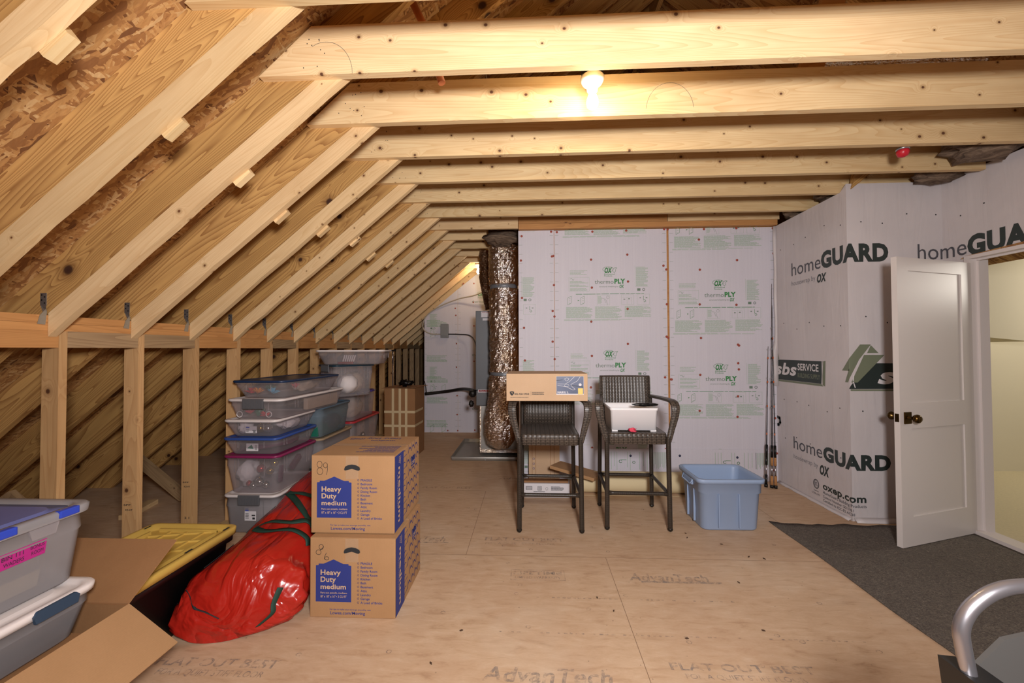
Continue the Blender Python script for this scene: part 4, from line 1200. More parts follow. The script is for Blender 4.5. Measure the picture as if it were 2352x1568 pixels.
# --- moving boxes
def moving_box(label, loc, num):
    t = thing('moving_box', label, 'box', loc, 0, 'heavy duty moving boxes')
    W = .456; D = .47; H = .412
    bm = bm_new(); box(bm, -W/2, W/2, 0, D, 0, H, .004)
    bd = obj('box_body', bm, 'card', t)
    bm = bm_new()
    box(bm, -W/2+.001, W/2-.001, .001, D/2-.0015, H, H+.0035, .001); box(bm, -W/2+.001, W/2-.001, D/2+.0015, D-.001, H, H+.0035, .001)
    obj('top_flaps', bm, 'card', t)
    f = plane_map((-W/2, -.0003, 0), (1, 0, 0), (0, 0, 1), .0008)
    b = Print(); k = Print(); h = Print(); dk = Print()
    b.poly([(.032, .082), (.222, .082), (.222, .270), (.207, .272), (.207, .279), (.180, .279), (.127, .302), (.073, .279), (.047, .279), (.047, .272), (.032, .270)])
    k.text('Heavy', .058, .222, .026, .108, .022).text('Duty', .058, .186, .026, .082, .022).text('medium', .058, .149, .024, .136, .022)
    k.text('Para uso pesado, mediano', .058, .125, .009, .142, .006).text('18" x 18" x 16" \u2022 3 CU FT', .058, .104, .012, .140, .004)
    for i, s in enumerate(('FRAGILE', 'Bedroom', 'Family Room', 'Dining Room', 'Kitchen', 'Bath', 'Basement', 'Attic', 'Laundry', 'Garage', 'A Load of Bricks')):
        v = .278 - i*.0203
        b.ring(.259, v+.006, .0045, .0045, .0014, 12); b.text(s, .272, v, .0115, None, .016)
    b.text('For tips to make your move go smoothly, visit', .108, .040, .0075, .218, .008).text('Lowes.com/Moving', .110, .018, .0150, .186, .012)
    L = .0022
    if num == '89':
        h.ring(.046, .366, .014, .018, L, 14).ring(.048, .330, .016, .019, L, 14); h.ring(.078, .362, .011, .014, L, 12); h.line([(.088, .370), (.090, .340), (.084, .310)], L)
    else:
        h.ring(.060, .366, .012, .013, L, 12).ring(.046, .338, .014, .013, L, 12).line([(.052, .349), (.066, .358), (.073, .370)], L); h.line([(.088, .335), (.078, .315), (.082, .300)], L); h.ring(.090, .307, .012, .009, L, 12)
    dk.poly([(.182, .342), (.185, .336), (.195, .337), (.225, .345), (.255, .336), (.265, .336), (.270, .343), (.266, .355), (.245, .365), (.225, .368), (.205, .365), (.187, .356)])
    b.build('box_lettering', 'bluebox', f, bd); k.build('kraft_lettering', 'card_light', plane_map((-W/2, -.0003, 0), (1, 0, 0), (0, 0, 1), .0016), bd)
    h.build('marker_number', 'black', f, bd); dk.build('hand_hole', 'black', plane_map((-W/2, -.0003, 0), (1, 0, 0), (0, 0, 1), .0032), bd)
    s = Print(); s2 = Print()
    s.rect(.004, .150, .003, H-.004)
    s2.text('medium', .060, H-.075, .034, .30, .02, vert=True).text('Heavy', .088, H-.02, .014, .045, .01, vert=True).text('Duty', .068, H-.02, .014, .035, .01, vert=True)
    s2.lines(.040, .30, .004, .18, 20, .004, .1, False)
    for j in range(6):
        v = .035 + j*.066
        s.line([(.150, v), (.210, v+.004)], .003); s.line([(.150, v+.032), (.165, v+.036), (.180, v+.030)], .004)
        for q in range(4):
            u = .205 + q*.066 + (.033 if j % 2 else 0)
            if u + .06 < D: s.line([(u, v+.050), (u, v), (u+.012, v+.018), (u+.030, v+.024), (u+.048, v+.018), (u+.062, v+.002)], .0028); s.line([(u+.015, v+.024), (u+.030, v+.030), (u+.045, v+.024)], .006)
    s.poly([(.295, .27), (.375, .27), (.375, .315), (.335, .335), (.295, .315)])
    s2.text("LOWE'S", .300, .280, .020, .070, .02)
    f2 = plane_map((W/2+.0003, 0, 0), (0, 1, 0), (0, 0, 1), .0008); f3 = plane_map((W/2+.0003, 0, 0), (0, 1, 0), (0, 0, 1), .0016)
    s.build('side_print', 'bluebox', f2, bd); s2.build('side_lettering', 'card_light', f3, bd)
    tp = Print()
    g_ = lambda a, b_: (W/2 - a, D - b_, H+.0042)
    tp.text('Heavy Duty', .10, .05, .032, .22, .02).text('medium', .12, .11, .028, .15, .02).text("LOWE'S", .33, .06, .034, .09, .03)
    tp.lines(.03, .40, .24, .15, 6, .010, .4)
    tp.build('top_print', 'bluebox', g_, t)
    ct = Print().rect(-W/2+.01, W/2-.01, D/2-.028, D/2+.028); ct.build('packing_tape', 'cleartape', lambda a, b_: (a, b_, H+.0046), t)
    ct = Print().rect(.19, .26, .29, H); ct.build('packing_tape', 'cleartape', plane_map((-W/2, -.0003, 0), (1, 0, 0), (0, 0, 1), .0022), t)
    return t
moving_box('kraft moving box marked 86 in marker, on the floor under box 89', (-.937, 2.062, .0005), '86')
moving_box('kraft moving box marked 89 in marker, on top of box 86', (-.957, 2.105, .4195), '89')

# --- red tree bag
def bagsec(y, xl, xr, zt, z0=.002, p=2.6, n=40, s=0):
    out = []
    cx, w_ = (xl+xr)/2, (xr-xl)/2; zc = z0+(zt-z0)*.42
    for i in range(n):
        a = 2*pi*i/n; c_, s_ = cos(a), sin(a)
        q = (abs(c_)**p + abs(s_)**p)**(-1/p)
        x = cx + w_*c_*q; z = zc + (zt-zc if s_ > 0 else zc-z0)*s_*q
        out.append((x, y, max(z, z0)))
    return out
def interp(tab, y):
    for a, b in zip(tab, tab[1:]):
        if a[0] <= y <= b[0]:
            t = (y-a[0])/(b[0]-a[0]); t = t*t*(3-2*t)*.5+t*.5
            return [a[i]+(b[i]-a[i])*t for i in range(len(a))]
    return list(tab[-1])
BT = [(1.865, -1.64, -1.40, .07, 2.0), (1.89, -1.735, -1.24, .17, 2.0), (1.95, -1.748, -1.15, .27, 2.1), (2.02, -1.752, -1.16, .325, 2.2), (2.09, -1.752, -1.20, .34, 2.2), (2.25, -1.755, -1.20, .365, 2.2), (2.5, -1.765, -1.20, .425, 2.3), (2.8, -1.77, -1.22, .50, 2.3), (3.0, -1.76, -1.26, .55, 2.2), (3.12, -1.72, -1.34, .52, 2.0), (3.2, -1.66, -1.42, .40, 2.0), (3.24, -1.6, -1.5, .25, 2.0)]
NB = 90
bm = bm_new(); secs = []
def bagpt(y, i, n=56):
    _, xl, xr, zt, p_ = interp(BT, y); s = bagsec(y, xl, xr, zt, .002, p_, n)
    q = Vector(s[i % n]); c = Vector(((xl+xr)/2, y, zt*.42))
    d = (q-c); d.y = 0
    L = d.length or 1e-5
    g = .030*noise.noise(Vector((q.x*5.5, q.y*2.6, q.z*5.5))) + .007*noise.noise(Vector((q.x*13, q.y*6+4, q.z*13))) - .005*abs(noise.noise(Vector((q.x*7+3, q.y*9, q.z*7))))
    # gathered folds radiating from the near end
    g += .012*sin(i*1.7)*max(0, 1-(y-1.865)/.45)
    edge = min(1, (y-1.865)/.08)
    q = q + d/L*g*edge
    if q.z < .002: q.z = .002
    if 1.985 < q.y < 2.62 and q.x > -1.189: q.x = -1.189
    if q.y < 2.32 and q.z > .33 and q.x < -1.708: q.x = -1.708
    if q.y < 2.32 and q.x < -1.752: q.x = -1.752
    q.y += .20*(q.x+1.5)*max(0, 1-(y-1.865)/.6)
    return q
for j in range(NB+1):
    y = 1.865 + (3.24-1.865)*j/NB
    secs.append([tuple(bagpt(y, i)) for i in range(56)])
loft(bm, secs)
bag = tag(obj('storage_bag', bm, 'bag'), 'shiny red zipped tree storage bag with green handles lying left of the moving boxes', 'bag')
def bagstrap(name, mat, pts_, w_, off=.004, th=.0015, lift=None):
    path = []
    for n_, (y, i) in enumerate(pts_):
        i0 = int(math.floor(i)); fr = i-i0
        a = bagpt(y, i0).lerp(bagpt(y, i0+1), fr); _, xl, xr, zt, p_ = interp(BT, y)
        d = (a - Vector(((xl+xr)/2, y, zt*.42))); d.y = 0; d.normalize()
        l_ = lift[n_] if lift else 0
        path.append((a + d*(off+l_), d))
    P = smooth_path([p for p, d in path], 8); D_ = smooth_path([d for p, d in path], 8)
    bm = bm_new(); A, B = [], []
    for i, (p, d) in enumerate(zip(P, D_)):
        t = (P[min(i+1, len(P)-1)]-P[max(i-1, 0)]).normalized(); s = t.cross(d).normalized()*w_/2
        A.append(p-s); B.append(p+s)
    loft(bm, [A, B], False, False, False)
    o = obj(name, bm, mat, bag); md = o.modifiers.new('s', 'SOLIDIFY'); md.thickness = th; return o
# index 14 = top of a 56-point section, 28 = left side, 0 = right side
bagstrap('handle_strap', 'webbing', [(2.64, 19), (2.60, 15.5), (2.57, 12.5), (2.56, 10)], .040, .006)
bagstrap('handle_strap', 'webbing', [(2.64, 19), (2.55, 16), (2.45, 13), (2.34, 9), (2.30, 7)], .040, .008)
bagstrap('handle_strap', 'webbing', [(2.30, 19), (2.30, 17), (2.29, 15), (2.28, 12), (2.33, 10), (2.33, 8)], .038, .010, lift=[0, .012, .022, .018, .006, 0])
bagstrap('handle_strap', 'webbing', [(2.30, 19), (2.26, 17), (2.24, 15), (2.23, 11), (2.22, 8), (2.20, 6.5)], .038, .007, lift=[0, 0, .004, .01, .006, 0])
bagstrap('handle_strap', 'webbing', [(1.93, 7.2), (1.90, 6), (1.885, 4), (1.875, 1.5)], .060, .012)
bagstrap('zipper_edge', 'black', [(1.955, 22.6), (1.925, 21.3), (1.895, 19.4), (1.882, 17), (1.875, 14)], .011, .004)
bagstrap('zipper_edge', 'black', [(2.06, 22.6), (2.13, 22.4), (2.24, 22.2)], .007, .003)
bagstrap('zipper_edge', 'black', [(2.34, 22.2), (2.46, 22), (2.60, 21.8)], .007, .003)

# --- black tote with yellow lid behind
t = thing('storage_tote', 'black tote with ribbed yellow lid between the open carton and the red bag', 'storage tote', (-1.98, 1.915, .0005), 0)
bm = bm_new()
loft(bm, [rrect(.43, .62, .03, 4, z=0), rrect(.46, .66, .03, 4, z=.30), rrect(.50, .70, .03, 4, z=.305), rrect(.505, .705, .03, 4, z=.345)], True, True); obj('tote_body', bm, 'black_pl', t)
bm = bm_new()
loft(bm, [rrect(.525, .735, .045, 5, z=.340), rrect(.53, .74, .045, 5, z=.375), rrect(.515, .725, .04, 5, z=.380), rrect(.475, .685, .04, 5, z=.380), rrect(.455, .665, .04, 5, z=.355), rrect(.44, .65, .04, 5, z=.353)])
for i in range(6):
    y = -.27 + i*.105
    b0 = [(-.17, y-.02), (.17, y+.055), (.17, y+.063), (-.17, y-.012)]
    prism(bm, b0, lambda u, v, k: (u, v, .353+.010*k))
for x in (-.10, .0, .10): box(bm, x-.008, x+.008, -.28, .30, .353, .361)
for x in (-.19, .19): box(bm, x-.006, x+.006, -.27, .27, .353, .372)
for y in (-.30, .31): box(bm, -.17, .17, y-.006, y+.006, .353, .372)
obj('tote_lid', bm, 'yellow', t)
sl = Print()
for (u, v) in ((.235, -.20), (.235, .05), (.235, .30), (-.235, .30), (-.235, .05)): sl.poly([(u-.006, v-.022), (u+.006, v-.022), (u+.006, v+.022), (u-.006, v+.022)])
sl.build('lid_slots', 'black', lambda a, b: (a, b, .3812), t)

# --- open carton in the left foreground
t = thing('open_carton', 'open brown cardboard carton with raised flaps in the left foreground', 'box', (-1.60, 1.525, 0.0005), 0)
bm = bm_new()
for (x0, x1, y0, y1) in ((-.62, 0, -.004, 0), (-.62, 0, -.66, -.656), (-.004, 0, -.656, -.004), (-.62, -.616, -.656, -.004)): box(bm, x0, x1, y0, y1, 0, .395)
box(bm, -.616, -.004, -.656, -.004, 0, .004); obj('carton_walls', bm, 'card_dark', t)
bm = bm_new(); prism(bm, [(0, 0), (.250, 0), (.250, .66), (0, .66)], lambda u, v, k: (u*cos(-.62)+.004*k*.5, -v, .395+u*sin(-.62)*1.0+.004*k)); obj('side_flap', bm, 'card', t)
bm = bm_new(); prism(bm, [(0, 0), (-.62, 0), (-.56, .25), (.02, .25)], lambda u, v, k: (u, v*cos(.70), .395+v*sin(.70)+.004*k)); obj('back_flap', bm, 'card_dark', t)
bm = bm_new(); box(bm, -.60, -.06, -.64, -.08, .006, .335); obj('packing_insert', bm, 'card_dark', t)

# --- foreground clear bins on the left
wb1 = storage_bin('storage_bin', 'milky bin with white lid and slate blue latch resting in the open carton', (-1.895, 1.055, .3420), .42, .86, .178, 0, 'clear_milky', 'white_pl', 'blue_latch', .90, group='foreground bins at the left edge', latch_side='sides', lidh=.03)
for ch in wb1.children:
    if ch.name.startswith('latch'): ch.location.y = .285; ch.scale = (1, .62, .8); ch.location.z = .034
bb = storage_bin('storage_bin', 'large clear bin with blue clipped lid and magenta tape at the left picture edge', (-1.985, 1.115, .5215), .46, .80, .285, 0, 'clear_milky', None, None, .93, group='foreground bins at the left edge', lidh=.03)
bm = bm_new(); secs = [rrect(.485, .83, .06, 5, z=.256), rrect(.49, .835, .06, 5, z=.280), rrect(.475, .82, .055, 5, z=.287), rrect(.42, .765, .05, 5, z=.287), rrect(.405, .75, .05, 5, z=.276)]
loft(bm, secs, False, False); obj('lid_rim', bm, 'clear_milky', bb)
bm = bm_new(); loft(bm, [rrect(.404, .749, .05, 5, z=.268), rrect(.404, .749, .05, 5, z=.276), rrect(.34, .68, .05, 5, z=.277), rrect(.33, .67, .05, 5, z=.284)]); obj('lid_panel', bm, 'clear_blue', bb)
for yy in (.315, .13, -.12):
    bm = bm_new(); box(bm, .226, .2495, yy-.032, yy+.032, .262, .2895, .004); obj('lid_clip', bm, 'cobalt', bb)
bm = bm_new(); prism(bm, [(.215, .212), (.285, .212), (.295, .252), (.205, .252)], lambda u, v, k: (.222+.010*k, u, v)); obj('handle_lug', bm, 'clear', bb)
# magenta label on the camera-side wall of the bin: wall leans, follow it
def wallx(z): return .2145 + .0045 + max(0, z-.0)*.04
def bl(a, b): return (wallx(b)+.002, a, b)
Print().poly([(-.20, .150), (.02, .150), (.255, .153), (.260, .205), (.03, .203), (-.20, .203)]).build('magenta_tape', 'magtape', bl, bb)
f_ = lambda a, b: (wallx(b)+.0032, a, b)
for w_, a, b, h_, l_ in (('BIN 111', .135, .180, .014, .058), ('WADERS', .140, .159, .013, .055), ('BONUS', .212, .184, .012, .040), ('ROOM', .215, .164, .012, .034)):
    Print().text(w_, a, b, h_, l_, .0).build('handwriting', 'black', f_, bb)
lump('folded_waders', 'greyblue', (-1.985, 1.05, .545), (.15, .30, .085), 'dark folded cloth inside the large blue lidded bin', 'cloth', seed=30)
bm = bm_new(); box(bm, -.003, .003, -.09, .09, -.03, .03); tag(obj('paper_sheet', bm, 'cream', None, (-1.810, 1.30, .575), (0, .18, 0)), 'cream paper standing inside the large blue lidded bin', 'paper')

# --- wicker bar stools
def stool(label, loc, rz):
    t = thing('bar_stool', label, 'bar stool', loc, rz, 'dark wicker bar stools')
    # front legs flow up into the arms
    for s in (-1, 1):
        bm = bm_new(); pts_ = smooth_path([(s*.238, -.235, .02), (s*.236, -.232, .30), (s*.234, -.228, .62), (s*.236, -.226, .72)], 6)
        sweep(bm, pts_, .0185, n=12, uv=True); bmesh.ops.create_uvsphere(bm, u_segments=12, v_segments=6, radius=.0205, matrix=Matrix.Translation((s*.238, -.235, .0205)))
        obj('leg', bm, 'wrapleg', t)
        bm = bm_new(); pts_ = smooth_path([(s*.228, .235, .02), (s*.226, .228, .30), (s*.222, .222, .70), (s*.222, .232, .98)], 6)
        sweep(bm, pts_, .0175, n=12, uv=True); bmesh.ops.create_uvsphere(bm, u_segments=12, v_segments=6, radius=.0195, matrix=Matrix.Translation((s*.228, .235, .0200)))
        obj('leg', bm, 'wrapleg', t)
        bm = bm_new()
        pts_ = smooth_path([(s*.236, -.226, .68), (s*.262, -.222, .78), (s*.286, -.226, .88), (s*.292, -.222, .95), (s*.286, -.185, .985), (s*.272, -.10, .992), (s*.250, .05, .990), (s*.226, .215, .985)], 6)
        secs = []; XV = Vector((1, 0, 0))
        for k_, (p_, a_, b_, t_) in enumerate(frames(pts_)):
            q = k_/(len(pts_)-1); hw = .019 + .013*min(1, q*2.6); ht = .017 - .004*min(1, q*2.6)
            N_ = XV.cross(t_).normalized()
            secs.append([p_ + XV*hw*(abs(cos(th))**.6)*(1 if cos(th) >= 0 else -1) + N_*ht*(abs(sin(th))**.6)*(1 if sin(th) >= 0 else -1) for th in [2*pi*i/16 for i in range(16)]])
        loft(bm, secs, uvscale=1)
        obj('arm', bm, 'weave', t)
    for (a, b, nm) in (((-.236, -.231, .285), (.236, -.231, .285), 0), ((-.226, .228, .285), (.226, .228, .285), 0), ((-.234, -.231, .285), (-.226, .228, .285), 1), ((.234, -.231, .285), (.226, .228, .285), 1)):
        bm = bm_new(); A = Vector(a); B = Vector(b); d = (B-A).normalized()
        sweep(bm, [A+d*.012, A+d*.05, B-d*.05, B-d*.012], .0145, n=10, uv=True, rf=lambda q: 1.25 if q < .2 or q > .8 else 1)
        obj('stretcher', bm, 'wrapleg', t)
    bm = bm_new()
    secs = [rrect(.440, .45, .03, 4, z=.662), rrect(.452, .462, .03, 4, z=.667), rrect(.455, .465, .03, 4, z=.735), rrect(.445, .455, .03, 4, z=.747)]
    loft(bm, secs); bmesh.ops.translate(bm, vec=(0, -.002, 0), verts=bm.verts); uvbox(bm); obj('seat', bm, 'weave', t)
    bm = bm_new(); secs = []
    for z, y, w_ in ((.745, .175, .415), (.85, .185, .42), (.95, .196, .43), (1.05, .208, .436), (1.15, .222, .438), (1.163, .225, .434)):
        s = []
        th_ = .030
        for q in range(9):
            x = -w_/2 + w_*q/8; bow = .022*(1-(2*q/8-1)**2); s.append((x, y+bow, z))
        for q in range(8, -1, -1):
            x = -w_/2 + w_*q/8; bow = .022*(1-(2*q/8-1)**2); s.append((x, y+bow+th_, z))
        secs.append(s)
    loft(bm, secs); uvbox(bm); obj('backrest', bm, 'weave_back', t)
    return t
stool('dark wicker bar stool with the fan carton across its arms', (.149, 3.300, .0005), 0)
stool('dark wicker bar stool holding the white plastic bin, nearer the light blue tote', (.834, 3.360, .0005), radians(-1.5))

# fan carton
t = thing('fan_carton', 'long kraft ceiling fan carton with a photo label, across the left stool', 'box', (-.183, 3.03, 1.008), 0)
bm = bm_new(); box(bm, 0, .616, 0, .36, 0, .208, .003); cb = obj('carton_body', bm, 'card_light', t)
K = .000463
f = plane_map((0, -.0002, 0), (1, 0, 0), (0, 0, 1), .0008); f2 = plane_map((0, -.0002, 0), (1, 0, 0), (0, 0, 1), .0016); f3 = plane_map((0, -.0002, 0), (1, 0, 0), (0, 0, 1), .0024)
X = lambda a: (a-30)*K; Zc = lambda b: (578-b)*K
Print().rect(X(850), X(1297), Zc(472), Zc(172)).build('photo_label', 'sticker', f, cb)
Print().rect(X(853), X(1294), Zc(458), Zc(174)).build('photo_print', 'fanphoto', f2, cb)
g = Print().text('HAIKU L', X(868), Zc(447), 30*K, 180*K, .03).disc(X(1238), Zc(310), 24*K)
g.line([(X(1145), Zc(178)), (X(1060), Zc(262)), (X(990), Zc(298)), (X(870), Zc(296))], 5*K).line([(X(1240), Zc(178)), (X(1190), Zc(250)), (X(1085), Zc(305)), (X(1110), Zc(345)), (X(1160), Zc(385)), (X(1120), Zc(398)), (X(1020), Zc(345)), (X(870), Zc(318))], 5*K)
g.line([(X(1015), Zc(250)), (X(985), Zc(215)), (X(1020), Zc(195)), (X(1058), Zc(212)), (X(1030), Zc(250))], 5*K).ring(X(1020), Zc(322), 38*K, 18*K, 4*K, 14)
g.build('photo_lines', 'sticker', f3, cb)
Print().rect(X(1203), X(1283), Zc(468), Zc(368)).build('yellow_badge', 'fanyellow', f3, cb)
g = Print().line([(X(853), Zc(242)), (X(950), Zc(228))], 7*K).line([(X(1095), Zc(318)), (X(1292), Zc(348))], 7*K); g.build('photo_dark', 'black', f3, cb)
g = Print(); g.text('BIG ASS FANS', X(165), Zc(474), 26*K, 240*K, .03); g.rect(X(431), X(433), Zc(490), Zc(415))
g.poly([(X(85), Zc(425)), (X(120), Zc(415)), (X(157), Zc(425)), (X(155), Zc(460)), (X(122), Zc(492)), (X(90), Zc(465))])
g.lines(X(450), Zc(432), 200*K, 50*K, 3, 7*K, .4); g.lines(X(95), Zc(515), 300*K, 12*K, 1, 6*K, .02); g.build('carton_lettering', 'black', f, cb)
Print().line([(X(105), Zc(450)), (X(118), Zc(432)), (X(135), Zc(440)), (X(128), Zc(462))], 5*K).build('shield_mark', 'card_light', f2, cb)

# white bin on the right stool
t = thing('plastic_bin', 'open white plastic bin standing on the right stool seat', 'bin', (.822, 3.345, .7478), radians(-1))
bm = bm_new(); n = 4
loft(bm, [rrect(.352, .30, .02, n, z=.010), rrect(.366, .312, .02, n, z=.165), rrect(.376, .322, .02, n, z=.168), rrect(.378, .324, .02, n, z=.186), rrect(.366, .312, .018, n, z=.187), rrect(.360, .306, .018, n, z=.168), rrect(.346, .294, .018, n, z=.016)])
for sx in (-1, 1): box(bm, sx*.15-.022, sx*.15+.022, -.148, .148, 0.0, .012)
obj('bin_shell', bm, 'white_bin', t)
lump('black_pouch', 'black_pl', (.930, 3.265, .936), (.100, .030, .014), 'small black zipped pouch lying across the rim of the white bin', 'pouch', seed=40, amp=.35)
lump('candy_wrapper', 'redpaper', (.792, 3.150, .7485), (.028, .016, .014), 'crumpled pink and red wrapper on the right stool seat', 'wrapper', seed=41, amp=.9, fr=1.5)

# --- light blue tote
t = thing('blue_tote', 'open light blue plastic tote on the floor right of the stools', 'storage tote', (1.535, 3.325, .0005), radians(1))
bm = bm_new(); n = 5
S_ = [(.415, .330, 0), (.430, .345, .012), (.462, .372, .285), (.480, .388, .290), (.485, .392, .365), (.515, .420, .368), (.520, .425, .395), (.512, .417, .400), (.480, .388, .399), (.470, .378, .372), (.450, .362, .290), (.420, .335, .016)]
loft(bm, [rrect(a, b, .05, n, z=z) for a, b, z in S_])
for x in (-.10, .055):
    box(bm, x-.0025, x+.0025, -.197, -.182, .03, .285)
for y in (-.06, .06):
    box(bm, -.238, -.222, y-.0025, y+.0025, .03, .285)
obj('tote_body', bm, 'tote', t)
for s in (-1, 1):
    bm = bm_new(); box(bm, s*.250-.008, s*.250+.008, -.075, .075, .318, .366, .004); sweep(bm, [(s*.25, -.09, .368), (s*.268, -.08, .33), (s*.268, .08, .33), (s*.25, .09, .368)], .006, n=8); obj('tote_handle', bm, 'tote', t)

# --- fishing rods in the corner
def rod(label, x, y, z1, tx, ty, col, grip):
    t = thing('fishing_rod', label, 'fishing rod', (x, y, .0005), 0, 'fishing rods leaning in the corner')
    d = Vector((tx-x, ty-y, z1)).normalized(); L = Vector((tx-x, ty-y, z1)).length
    bm = bm_new(); sweep(bm, [d*.40, d*(L*.6), d*L], .0052, n=8, rf=lambda q: 1-.72*q); obj('rod_blank', bm, 'rod', t)
    bm = bm_new(); sweep(bm, [d*.0, d*.03], .016, n=10); obj('butt_cap', bm, 'black_pl', t); bm = bm_new(); sweep(bm, [d*.30, d*.42], .012, n=10); obj('foregrip_collar', bm, 'black_pl', t)
    bm = bm_new(); sweep(bm, [d*.03, d*.12], .013, n=10); obj('grip', bm, grip, t); bm = bm_new(); sweep(bm, [d*.22, d*.30], .012, n=10); obj('grip', bm, grip, t)
    bm = bm_new(); sweep(bm, [d*.12, d*.22], .009, n=10); obj('reel_seat', bm, 'silver', t)
    bm = bm_new()
    for q in (.52, .80, 1.05, 1.3, 1.5):
        if q < L: sweep(bm, [d*q, d*(q+.02)], .0062, n=8); 
    obj('winding', bm, col, t)
    bm = bm_new()
    for q in (.8, 1.1, 1.4, 1.62):
        if q < L:
            c = d*q + Vector((-.012, -.008, 0)); sweep(bm, [c+Vector((.007*cos(a*pi/4), 0, .007*sin(a*pi/4))) for a in range(9)], .0012, n=5)
    obj('line_guide', bm, 'steel', t)
rod('leftmost fishing rod with all black grip and orange winding', 2.375, 4.15, 1.42, 2.50, 4.29, 'rodorange', 'black_pl')
rod('middle fishing rod with cork grip in the back corner', 2.415, 4.12, 2.08, 2.548, 4.29, 'rod', 'cork')
rod('rightmost fishing rod with cork grip in the back corner', 2.447, 4.11, 1.85, 2.535, 4.27, 'rodorange', 'cork')

# --- felt underlay on the floor by the door
bm = bm_new(); top = []
NX, NY = 26, 60
xs = [1.955 + (3.325-1.955)*i/NX for i in range(NX+1)]; 
V_ = []
re_ = random.Random(12)
far = [3.275 + .035*noise.noise(Vector((i*.35, 0, 0))) + (.05 if i < 1 else 0) for i in range(NX+1)]
for i in range(NX+1):
    row = []
    for j in range(NY+1):
        y = -1.2 + (far[i]+1.2)*j/NY
        x = xs[i] + (.012*noise.noise(Vector((0, y*2, 0)))-.03 if i == 0 else 0)
        z = .006 + .004*abs(noise.noise(Vector((x*4, y*4, 0)))) + (.012*max(0, noise.noise(Vector((x*6, 7, 0)))) if j > NY-2 else 0)
        if i in (3, 4) and j > NY-9: z += .006
        row.append(bm.verts.new((x, y, z)))
    V_.append(row)
for i in range(NX):
    for j in range(NY): bm.faces.new((V_[i][j], V_[i+1][j], V_[i+1][j+1], V_[i][j+1])).smooth = True
fe = tag(obj('felt_underlay', bm, 'felt'), 'charcoal grey felt underlay on the floor in front of the open door', 'rug')
md = fe.modifiers.new('s', 'SOLIDIFY'); md.thickness = .005; md.offset = -1

# --- things along the back wall
rl = thing('foam_roll', 'cream foam roll lying along the back wall behind the stools', 'foam roll', (1.02, 3.955, .100), 0)
bm = bm_new(); lathe(bm, [(0, -.58), (.095, -.58), (.099, -.57), (.099, .57), (.095, .58), (0, .58)], 32, axis='X'); obj('roll', bm, 'cream', rl)
bm = bm_new(); sweep(bm, [(-.56, -.02, -.0985), (.56, -.02, -.0985)], .002, n=6); bmesh.ops.translate(bm, vec=(0, -.08, .0015), verts=bm.verts); obj('loose_edge', bm, 'cream', rl)
bm = bm_new(); box(bm, -.02, .30, 4.17, 4.27, .0005, .42, .003); t = tag(obj('flat_carton', bm, 'card_light'), 'pale flat carton standing against the wall behind the left stool', 'box')
g = Print(); 
for x in (.012, .05, .205, .24): g.rect(x, x+.004, .02, .40)
g.build('print_lines', 'card_dark', plane_map((0, 4.17, 0), (1, 0, 0), (0, 0, 1), .0009), t)
g = Print()
for z in (.15, .20, .25): g.frame(.022, .038, z, z+.016, .003)
g.build('blue_symbols', 'bluebox', plane_map((0, 4.17, 0), (1, 0, 0), (0, 0, 1), .0009), t)
bm = bm_new(); box(bm, -.105, -.085, 4.10, 4.27, .0005, .47, .002); tag(obj('brown_board', bm, 'card_dark'), 'narrow brown board on edge beside the foil duct stand', 'board')
t = thing('white_carton', 'long low white carton on the floor under the left stool', 'box', (-.065, 3.78, .0005), 0)
bm = bm_new(); box(bm, 0, .43, 0, .10, 0, .132, .003); cw = obj('carton_body', bm, 'sticker', t)
g = Print(); g.frame(.02, .075, .075, .105, .004).lines(.022, .100, .05, .022, 5, None, .1).frame(.13, .165, .07, .105, .003).lines(.134, .10, .028, .026, 5, None, .2).ring(.215, .085, .010, .014, .002, 12).lines(.255, .105, .12, .038, 5, .004, .3).lines(.07, .022, .25, .012, 1, .006, .05).lines(.09, .060, .11, .010, 2, .003, .1)
g.build('small_lettering', 'black', plane_map((0, -.0002, 0), (1, 0, 0), (0, 0, 1), .0009), cw)
bm = bm_new(); box(bm, .0, .42, .02, .10, .133, .150, .003); obj('open_flap', bm, 'card_dark', t)
bm = bm_new(); box(bm, -.22, .22, -.15, .15, 0, .03, .003); tag(obj('flat_brown_carton', bm, 'card', None, (.44, 3.92, .2005), (radians(-6), radians(8), radians(-25))), 'flattened brown carton resting on the left end of the foam roll', 'box')

# --- foil ducts, furnace, pan
def duct(name, label, path, r, mat, straps=(), n=36, seed=1, cat='duct'):
    P = smooth_path(path, 28); bm = bm_new(); secs = []
    for k_, (p, a, b, t_) in enumerate(frames(P)):
        s = []
        for i in range(n):
            th = 2*pi*i/n; q = Vector((cos(th)*2, sin(th)*2, k_*.075+seed*9))
            rr_ = r*(1 + .06*noise.noise(q) + .05*noise.noise(q*2.6) + .05*noise.noise(q*6.5) + .012*sin(k_*1.9))
            for (kk, w_) in straps:
                if abs(k_-kk) <= 1: rr_ *= .90
            s.append(p + a*rr_*cos(th) + b*rr_*sin(th))
        secs.append(s)
    loft(bm, secs)
    for f_ in bm.faces: f_.smooth = False
    o = tag(obj(name, bm, mat), label, cat)
    for (kk, w_) in straps:
        p, a, b, t_ = frames(P)[kk]; bm = bm_new()
        sweep(bm, [p - t_*w_/2, p + t_*w_/2], r*.935, n=n); obj('strap_band', bm, 'duct_tape', o)
    return o
